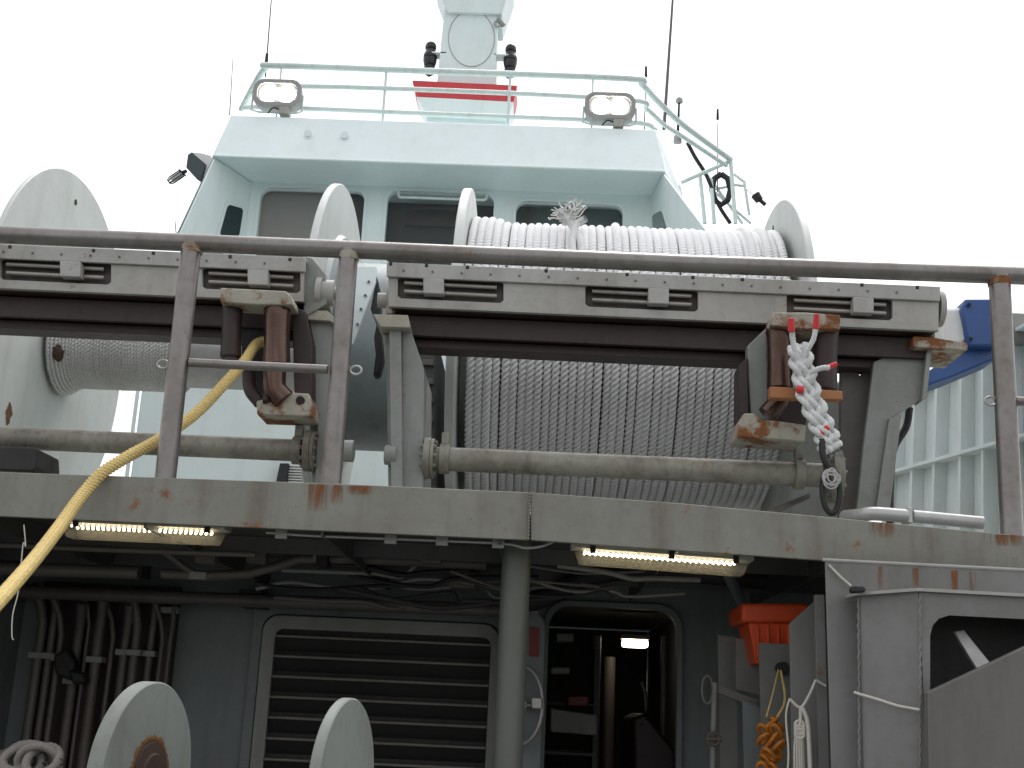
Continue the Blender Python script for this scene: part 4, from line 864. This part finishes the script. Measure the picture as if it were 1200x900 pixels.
# strip lights
def strip(label, xa, ya, xb, yb):
    t = thing('strip_light', label, 'strip light', P((xa+xb)/2, (ya+yb)/2+15, 5.15), 'strip lights under the deck edge')
    A, C = P(xa, ya, 5.12), P(xb, yb, 5.12); ax = (C-A); L = ax.length; ax.normalize()
    dn = Vector((0, 0, -1)); bk_ = Vector((0, 1, 0))
    def off(p, y, z): return p+bk_*y+Vector((0, 0, z))
    bm = B(); prism(bm, [off(A, 0, 0), off(A, .13, 0), off(A, .13, .03), off(A, 0, .03)], C-A); mk('base_tray', bm, M['duct'], t, .004)
    bm = B(); i_ = ax*.02
    v = [bm.verts.new(q) for q in (off(A+i_, .004, -.002), off(A+i_, .126, -.002), off(A+i_*2, .11, -.062), off(A+i_*2, .02, -.062), off(C-i_, .004, -.002), off(C-i_, .126, -.002), off(C-i_*2, .11, -.062), off(C-i_*2, .02, -.062))]
    for f in ((0, 1, 2, 3), (7, 6, 5, 4), (0, 3, 7, 4), (1, 5, 6, 2), (2, 6, 7, 3)): bm.faces.new([v[k] for k in f])
    o = mk('diffuser', bm, M['diff'], t, .006)
    bm = B(); n = 27
    for k in range(n):
        for j in range(3):
            q = A+ax*(L*(.08+.84*(k+.5*(j % 2))/n)); q = off(q, .03+.035*j, -.012)
            bmesh.ops.create_icosphere(bm, subdivisions=1, radius=.0062, matrix=Matrix.Translation(q))
    mk('led_row', bm, M['led'], t)
    for s in (.12, .55, .9):
        q = A+ax*(L*s); bm = B(); box(bm, q.x-.012, q.x+.012, q.y-.008, q.y-.001, q.z-.02, q.z+.034); mk('clip', bm, M['blackdull'], t)
    return t
strip('lit strip light under the deck edge at left beside the yellow rope', 66, 611, 263, 620)
strip('lit strip light under the deck edge right of the pillar', 669, 641, 884, 657)
# conduits and pipes under deck
def pipe_thing(label, pts, r, mat='under', cat='pipe', name='service_pipe', group='pipes under the winch deck', k=0, clamps=()):
    if not clamps:
        bm = B(); tube(bm, [P(*p) for p in pts], r, 14, k); o = mk(name, bm, M[mat]); return tag(o, label, cat, group)
    t = thing(name, label, cat, P(*pts[-1]), group)
    bm = B(); tube(bm, [P(*p) for p in pts], r, 14, k); mk('pipe', bm, M[mat], t)
    for i, (x, y, Y) in enumerate(clamps):
        bm = B(); c = P(x, y, Y); box(bm, c.x-r-.02, c.x+r+.02, c.y-r-.006, c.y+r, c.z-.02, c.z+.02); mk('clamp', bm, M['louv'], t, .003)
    return t
pipe_thing('thick pipe running across under the left strip light', [(-60, 664, 6.3), (60, 668, 6.3), (163, 671, 6.3)], .034)
pipe_thing('long bent pipe rising from the left wall pipes to the pillar', [(190, 672, 6.3), (240, 675, 6.3), (292, 672, 6.3), (330, 662, 6.3), (350, 655, 6.3), (420, 655, 6.3), (570, 662, 6.3)], .026, clamps=((233, 675, 6.3), (378, 654, 6.3)))
pipe_thing('thin conduit along the lower lip of the deck edge left of the pillar', [(312, 624, 5.06), (370, 628, 5.06), (500, 633, 5.06), (590, 637, 5.06), (615, 642, 5.06), (635, 640, 5.06), (652, 633, 5.06)], .006, 'lampframe', k=4, clamps=((330, 626, 5.06), (458, 632, 5.06), (518, 634, 5.06), (584, 637, 5.06)))
pipe_thing('short pipe slanting down from the bent pipe', [(185, 640, 6.2), (215, 664, 6.25), (228, 672, 6.3)], .018)
pipe_thing('thin conduit high behind the left strip light', [(-50, 636, 5.8), (120, 644, 5.8), (300, 650, 5.8)], .014)
pipe_thing('wavy cable above the louvre grille', [(300, 690, 6.9), (340, 682, 6.9), (400, 690, 6.9), (450, 687, 6.9), (500, 678, 6.9), (580, 690, 6.9)], .012, 'lampframe', k=5)
pipe_thing('thin pipe above the louvre grille running to the pillar', [(330, 668, 6.6), (440, 672, 6.6), (470, 678, 6.7), (495, 655, 6.6)], .012, 'louv')
pipe_thing('dark duct sweeping up above the doorway', [(590, 712, 6.9), (640, 700, 6.8), (690, 676, 6.6), (760, 668, 6.5), (900, 680, 6.4)], .055, 'blackdull', k=6)
pipe_thing('pale diagonal brace behind the right strip light', [(845, 655, 5.9), (872, 712, 6.4)], .03, 'bulk')
pipe_thing('fat dark pipe deep under the deck', [(-60, 690, 7.2), (300, 704, 7.2), (600, 716, 7.2)], .04)
bm = B(); tr(bm, [(280, 690), (308, 691), (308, 712), (280, 711)], 7.2, .2); tag(mk('junction_box', bm, M['blackdull'], bevel=.008), 'small black junction box on the bulkhead above the louvre corner', 'junction box')
bm = B(); tr(bm, [(370, 640), (384, 641), (384, 664), (370, 663)], 6.2, .12); tag(mk('pipe_hanger', bm, M['blackdull'], bevel=.008), 'black hanger block holding the bent pipe', 'hanger')
bm = B(); tr(bm, [(525, 668), (560, 670), (560, 690), (525, 688)], 6.7, .2); tag(mk('junction_box', bm, M['under'], bevel=.008), 'brown junction box near the ceiling left of the pillar', 'junction box')
cb = thing('cable_bundle', 'tangle of dark cables and thin pipes hanging under the deck above the louvre and doorway', 'cables', P(450, 700, 6.7))
for k in range(16):
    x0_, y0_, Yc = rng.uniform(260, 700), rng.uniform(650, 700), rng.uniform(5.8, 7.2); q = []
    for i in range(5): q.append(P(x0_+i*rng.uniform(35, 60), y0_+i*2.2+rng.uniform(-7, 7)+(6 if 0 < i < 4 else 0), Yc))
    bm = B(); tube(bm, q, rng.uniform(.005, .014), 8, 6); mk('cable', bm, M[('blackdull', 'under', 'louv')[k % 3]], cb)
for k, x in enumerate((240, 300, 430, 470, 505, 690, 800)):
    bm = B(); Yc = 6.0+.15*(k % 4); c = P(x, 655, Yc); box(bm, c.x-.05, c.x+.05, Yc, Yc+.08, c.z-.02, ZD-.05); mk('cable_bracket', bm, M['under'], cb, .004)
# vertical wall pipes at left
rec = thing('pipe_recess', 'dark backing panel behind the row of vertical pipes at lower left', 'panel', P(120, 960, 7.45))
bm = B(); x0, x1_ = P(38, 780, 7.45).x, P(200, 790, 7.45).x; box(bm, x0, x1_, 7.44, 7.49, .1, ZD-.16); mk('backing', bm, M['redbrown'], rec)
vp = [(60, .030, 3), (75, .022, 3), (88, .018, 2), (104, .030, 1), (117, .012, 0), (132, .030, 2), (145, .016, 0), (162, .026, 4), (176, .026, 4), (190, .022, 4), (205, .014, 5), (216, .014, 5)]
words = ['leftmost', 'second', 'third', 'fourth', 'fifth', 'sixth', 'seventh', 'eighth', 'ninth', 'tenth', 'eleventh', 'rightmost']
for i, (x, r, c) in enumerate(vp):
    Xp = P(x-14, 760, 7.36).x; Yp = 7.36-(i % 3)*.03
    t = thing('wall_pipe', '%s of the twelve vertical pipes on the wall at lower left' % words[i], 'pipe', (Xp, Yp, 0), 'vertical wall pipes')
    bm = B(); zt_ = ZD-.2-(.03*(i % 4)); bend = .03 if i % 2 else -.05
    tube(bm, [(Xp, Yp, .02), (Xp, Yp, zt_-.22), (Xp+bend*.3, Yp-.02, zt_-.12), (Xp+bend, Yp-.1, zt_)], r, 14); mk('pipe', bm, M['under'], t)
    zs = {0: [], 1: [1.62], 2: [1.75], 3: [1.76], 4: [1.80], 5: [2.06]}[c]
    for z_ in zs: bm = B(); box(bm, Xp-r-.018, Xp+r+.018, Yp-r-.01, Yp+.05, z_-.018, z_+.018); mk('clamp', bm, M['louv'], t, .004)
bm = B(); tr(bm, [(62, 768), (78, 760), (88, 778), (82, 798), (64, 790)], 7.2, .1); tr(bm, [(80, 785), (96, 788), (100, 800), (84, 802)], 7.16, .1); tag(mk('pipe_valve', bm, M['blackdull'], bevel=.015), 'black valve clamped on the vertical pipes at lower left', 'valve')
# small reel in foreground
axv = Vector((math.cos(R(11)), -math.sin(R(11)), 0)).normalized()
c1 = P(174, 910, 4.15)
fr = thing('small_reel', 'small empty reel with two pale discs and a rusty hub in the foreground', 'reel', (c1.x, c1.y, 0))
def disc(c, r, th, name='flange'):
    bm = B(); lathe(bm, [(-th, 0), (-th, r-.005), (-th+.005, r), (-.005, r), (0, r-.005), (0, 0)], c, axv, 96); return mk(name, bm, M['disc'], fr)
f1 = disc(c1, .305, .055)
bm = B(); lathe(bm, [(.001, 0), (.001, .112), (.008, .11), (.012, .075), (.02, .07), (.02, 0)], c1, axv, 64); hub_ = f1; bm2 = B(); lathe(bm2, [(.001, .1125)]+[(.004, .117), (.004, .128), (.001, .132)], c1, axv, 96)
for v in bm2.verts: v.co += (v.co-c1).normalized()*rng.uniform(-.006, .006)*(1 if (v.co-c1).length > .12 else 0)
mk('rust_ring', bm2, M['rustring'], f1); mk('rusty_hub', bm, M['rusthub'], f1)
c2 = P(407, 920, 3.95); f2 = disc(c2, .265, .035)
bm = B(); cc2 = c1+axv*((c2-c1).dot(axv)); cyl(bm, c1+Vector((0, 0, -.055))+axv*.02, c2-axv*.04+Vector((0, 0, -.055)), .03, n=24); mk('axle', bm, M['rusthub'], fr)
bm = B(); 
for c in (c1-axv*.1, c2+axv*.1):
    prism(bm, [c+Vector((-.03, -.03, .02)), c+Vector((.03, -.03, .02)), (c.x+.05, c.y-.15, 0), (c.x-.05, c.y-.15, 0)], (0, .05, 0))
mk('reel_leg', bm, M['disc'], fr)
# coil of grey rope bottom-left
bm = B()
cg = thing('grey_rope_bundle', 'crumpled bundle of grey rope and rag at the bottom left corner', 'rope', P(25, 930, 5.0))
for i in range(7):
    c = Vector(P(20+i*5, 893+rng.uniform(-4, 5), 5.0+rng.uniform(-.06, .06))); r_ = rng.uniform(.05, .085)
    tl = rng.uniform(-.8, .8); q = [c+Vector((math.cos(a)*r_, math.sin(a)*r_*tl, math.sin(a)*r_*.8)) for a in np.linspace(0, 2*math.pi, 15)]
    finish('rope_loop', rope_mesh('l', [tuple(v) for v in smooth_path(q, 6)], .018, .06, n=12, depth=.15), M['greyrope'], cg)
bm = B(); bmesh.ops.create_icosphere(bm, subdivisions=4, radius=.09, matrix=Matrix.Translation(P(18, 890, 5.1)) @ Matrix.Diagonal((1.1, .8, .62, 1)))
for v in bm.verts:
    q = v.co*22; v.co += (v.co-P(18, 890, 5.1))*(.18*math.sin(q.x+1.3*q.z)+.12*math.sin(q.y*1.7+q.x*.6))
mk('rag', bm, M['under'], cg)
bm = B(); cyl(bm, P(25, 920, 5.1), Vector((P(25, 920, 5.1).x, 5.1, 0)), .05, n=16); mk('bollard_post', bm, M['under'], cg)
# twine over the strip light
bm = B(); tube(bm, [P(28, 615, 4.9), P(30, 640, 4.9), P(27, 638, 4.9), P(22, 690, 4.88), P(15, 720, 4.86), P(14, 745, 4.86), P(16, 750, 4.86)], .0025, 6, 6); tag(mk('loose_twine', bm, M['string']), 'thin loose twine hanging under the deck edge beside the yellow rope', 'twine')
# ---------------------------------------------------------------- lockers and plates at lower right
YL = 4.9
lk = thing('locker_panel', 'tall grey green steel panel with rust drips at lower right against the deck edge', 'panel', P(1080, 950, YL))
bm = B(); tr(bm, [(967, 657), (1420, 680), (1420, 1250), (985, 1250)], YL, .012); mk('sheet', bm, M['panel'], lk, .002)
bm = B(); a, b = P(966, 655, YL-.03), P(1420, 678, YL-.03); tube(bm, [a+Vector((0, .03, 0)), b+Vector((0, .03, 0))], .007, 8); mk('edge_bead', bm, M['lampframe'], lk)
for x in (1031, 1073, 1119, 1140):
    y = 657+(x-967)*.056+3; bm = B(); tr(bm, [(x-4, y), (x+4, y), (x+4, y+22+(x % 7)*3), (x-4, y+22+(x % 7)*3)], YL-.002, .0015); mk('rust_streak', bm, M['streak'], lk)
bm = B(); tube(bm, [P(971, 662, YL-.01), P(985, 676, YL-.02), P(1001, 690, YL-.03)], .005, 8); tag(mk('short_line', bm, M['string']), 'short pale line tied from the panel corner to the locker top', 'line')
bx = thing('deck_locker', 'grey steel locker with a large rounded opening at lower right', 'locker', P(1090, 1000, 4.6))
# angled left face + front face with opening
a_ = P(1006, 697, 4.78); b_ = P(1076, 693, 4.62)
bm = B(); va, vb_ = Vector((a_.x, a_.y, 0)), Vector((b_.x, b_.y, 0)); prism(bm, [a_, b_, vb_, va], (.004, .012, 0)); mk('side_face', bm, M['panel'], bx)
tz2 = b_.z
op = [(1090, 745), (1094, 731), (1104, 723), (1118, 721), (1420, 733), (1420, 900), (1090, 850)]
outer = XZ([(1077, 694), (1420, 712)], 4.62)
oz = [(outer[0][0], outer[0][1]), (outer[1][0], outer[1][1]), (outer[1][0], 0), (outer[0][0]+.0, 0)]
hole = XZ([(1090, 820), (1090, 745), (1093, 733), (1100, 725), (1112, 721), (1390, 735), (1390, 820)], 4.62)
plate('front_face', oz, [hole], 4.62, .012, M['panel'], bx)
bm = B(); tr(bm, [(1001, 697), (1076, 692), (1420, 711), (1420, 706), (1076, 687.5), (1001, 692)], 4.60, .3); 
bm.free(); bm = B()
prism(bm, [P(1000, 698, 4.765), P(1075, 692.5, 4.60), P(1420, 711, 4.60), P(1420, 711, 4.60)+Vector((0, .28, 0)), P(1000, 698, 4.765)+Vector((0, .12, 0))], (0, 0, .012)); mk('top_lip', bm, M['beamlip'], bx)
bm = B()
for xw_, ya_, yb_ in ((1078, 697, 900),):
    pts = [P(xw_+.8*math.sin(i*1.9)+i*.008, ya_+(yb_-ya_)*i/60, 4.612) for i in range(61)]; tube(bm, pts, [.0045+rng.uniform(0, .0018) for i in range(61)], 6)
pts = [P(1006+.8*math.sin(i*1.7)+.02*i, 700+200*i/60, 4.775) for i in range(61)]; tube(bm, pts, [.0035+rng.uniform(0, .0018) for i in range(61)], 6)
mk('weld_seam', bm, M['panel'], bx)
bm = B(); tr(bm, [(1084, 700), (1420, 712), (1420, 1000), (1084, 1000)], 4.885, .006); mk('back_lining', bm, M['dark'], bx)
bm = B(); prism(bm, [P(1118, 740, 4.72), P(1130, 738, 4.72), P(1162, 778, 4.66), P(1146, 786, 4.66)], (0, .03, 0)); tag(mk('steel_bar', bm, M['galv'], bevel=.004), 'shiny flat steel bar leaning inside the locker opening', 'bar')
bm = B(); prism(bm, [P(1087, 812, 4.5), P(1420, 655, 4.5), P(1420, 1300, 4.5), P(1095, 1300, 4.5)], (0, .05, 0)); tag(mk('leaning_slab', bm, M['slab'], bevel=.004), 'dark brown grey plate with a sloping top edge at the bottom right corner', 'plate')
bm = B(); tube(bm, [P(1001, 811, 4.76), P(1006, 813, 4.75), P(1030, 820, 4.70), P(1052, 827, 4.66), P(1078, 832, 4.59)], .0055, 8, 5); tag(mk('white_cord', bm, M['string']), 'white cord stretched across the locker side', 'cord')
bm = B(); tr(bm, [(997, 689), (1000, 685), (1013, 686), (1016, 692), (1012, 694), (998, 695)], 4.70, .04); tag(mk('dark_knob', bm, M['blackdull'], bevel=.008), 'small black lump resting on the locker top corner', 'lump')
# further plates to the left
def pl(label, pp, Y, d=.012, m='panel', name='partition_plate'):
    bm = B(); tr(bm, pp, Y, d); o = mk(name, bm, M[m], bevel=.0015); return tag(o, label, 'plate')
pl('narrow grey plate with sloped top left of the tall locker panel', [(925, 731), (956, 703), (962, 1250), (935, 1250)], 5.3)
pl('thin vertical flat bar between the sloped plate and the tall locker panel', [(955, 697), (966, 697), (982, 1250), (967, 1250)], 5.1, .03)
pl('grey plate with square top behind the orange chain', [(889, 753), (926, 755), (936, 1250), (903, 1250)], 5.7)
pl('dim grey plate under the orange red bin', [(862, 748), (889, 750), (893, 815), (862, 808)], 6.0)
pl('dark grey plate left of the orange red bin next to the doorway', [(841, 744), (863, 746), (870, 1250), (850, 1250)], 6.2)
bm = B(); tr(bm, [(842, 803), (892, 822), (892, 832), (842, 812)], 5.9, .05); tag(mk('ledge_bar', bm, M['slab']), 'dark slanting ledge bar across the dim plates', 'bar')
pl('dim lower plate behind the white hanging line', [(870, 820), (932, 824), (950, 1250), (880, 1250)], 5.9, m='bulk')
bm = B(); tube(bm, [P(838, 800, 6.1), P(836, 860, 6.1), P(834, 960, 6.1)], .016, 10); tag(mk('vertical_rod', bm, M['louv']), 'thin vertical rod with a small valve beside the doorway', 'rod')
bm = B(); c = P(836, 866, 6.05); ring(bm, c, .03, .007); cyl(bm, c-Vector((.04, 0, 0)), c+Vector((.04, 0, 0)), .012, n=10); tag(mk('small_valve', bm, M['under']), 'small valve on the thin rod beside the doorway', 'valve')
bm = B(); ring(bm, P(829, 808, 6.4), .07, .006, .4); tag(mk('wire_hook', bm, M['louv']), 'thin wire hook loop right of the doorway', 'hook')
# orange-red bin
ob = thing('orange_bin', 'orange red plastic bin with a wide stepped rim under the deck at right', 'bin', P(905, 780, 6.0))
bm = B(); s1 = [P(869, 707, 5.75), P(948, 707, 5.75), P(948, 729, 5.75), P(869, 729, 5.75)]; prism(bm, s1, (0, .38, 0)); mk('rim', bm, M['orange'], ob, .015)
bm = B()
tp = [P(877, 729.5, 5.79), P(940, 729.5, 5.79)]; bt = [P(886, 778, 5.82), P(930, 778, 5.82)]
v = [bm.verts.new(q) for q in (tp[0], tp[1], tp[1]+Vector((0, .3, 0)), tp[0]+Vector((0, .3, 0)), bt[0], bt[1], bt[1]+Vector((0, .24, 0)), bt[0]+Vector((0, .24, 0)))]
for f in ((0, 1, 2, 3), (7, 6, 5, 4), (0, 4, 5, 1), (1, 5, 6, 2), (2, 6, 7, 3), (3, 7, 4, 0)): bm.faces.new([v[i] for i in f])
for x in (887, 899, 911, 923): tr(bm, [(x, 731), (x+3, 731), (x+3, 770), (x, 770)], 5.785, .02)
mk('bin_body', bm, M['orange'], ob, .012)
# chain + hanging lines
ch = thing('orange_chain', 'orange painted chain bundle hanging at lower right', 'chain', P(905, 920, 5.4))
for i in range(16):
    x = 903+8*math.sin(i*2.3)+rng.uniform(-3, 3); y = 848+(i//2)*9; c = P(x, y, 5.42+rng.uniform(-.03, .03))
    a = rng.uniform(0, 3.14); t1 = Vector((math.cos(a)*.6, math.sin(a)*.6, rng.uniform(-.9, -.4))).normalized(); u, v = frame(t1); q = []
    for j in range(21):
        b = 2*math.pi*j/20; q.append(c+t1*math.sin(b)*.036+u*math.cos(b)*.021)
    bm = B(); tube(bm, q, .009, 8); mk('chain_link', bm, M['chain'], ch)
bm = B(); tube(bm, [P(912, 785, 5.6), P(905, 815, 5.5), P(898, 840, 5.42)], .004, 6, 4); tube(bm, [P(915, 786, 5.6), P(920, 820, 5.5), P(910, 842, 5.42)], .006, 6, 4); mk('lashing', bm, M['rope_yellow'], ch)
bm = B(); c = P(918, 783, 5.65); cyl(bm, c, c+Vector((0, .05, 0)), .03, n=12); mk('lug', bm, M['blackdull'], ch)
hl = thing('hanging_line', 'white line knotted on the sloped plate and hanging in strands', 'line', P(940, 910, 5.2))
for pts, r in (([(956, 797), (948, 815), (938, 829), (925, 819)], .006), ([(956, 797), (968, 804)], .005), ([(938, 829), (938, 842), (937, 852)], .007), ([(940, 829), (946, 845), (948, 870), (950, 915)], .009), ([(925, 819), (921, 840), (924, 885), (920, 930)], .004)):
    bm = B(); tube(bm, [P(x, y, 5.07) for x, y in pts], r, 8, 5 if len(pts) > 2 else 0); mk('line', bm, M['string'], hl)
bm = B()
for i in range(12):
    dx_ = (i-5.5)*1.0; tube(bm, [P(937+dx_*.5, 852, 5.07+.01*(i % 3)), P(936+dx_*.9, 875, 5.07+.01*(i % 3)), P(937+dx_*1.1+rng.uniform(-1, 1), 925, 5.07+.01*(i % 3))], .0045, 6, 4)
for y in (850, 855, 860): ring(bm, P(937, y, 5.07), .018, .006, 1.0)
mk('tassel', bm, M['string'], hl)
# ---------------------------------------------------------------- render defaults
S.render.engine = 'CYCLES'; S.cycles.max_bounces = 6
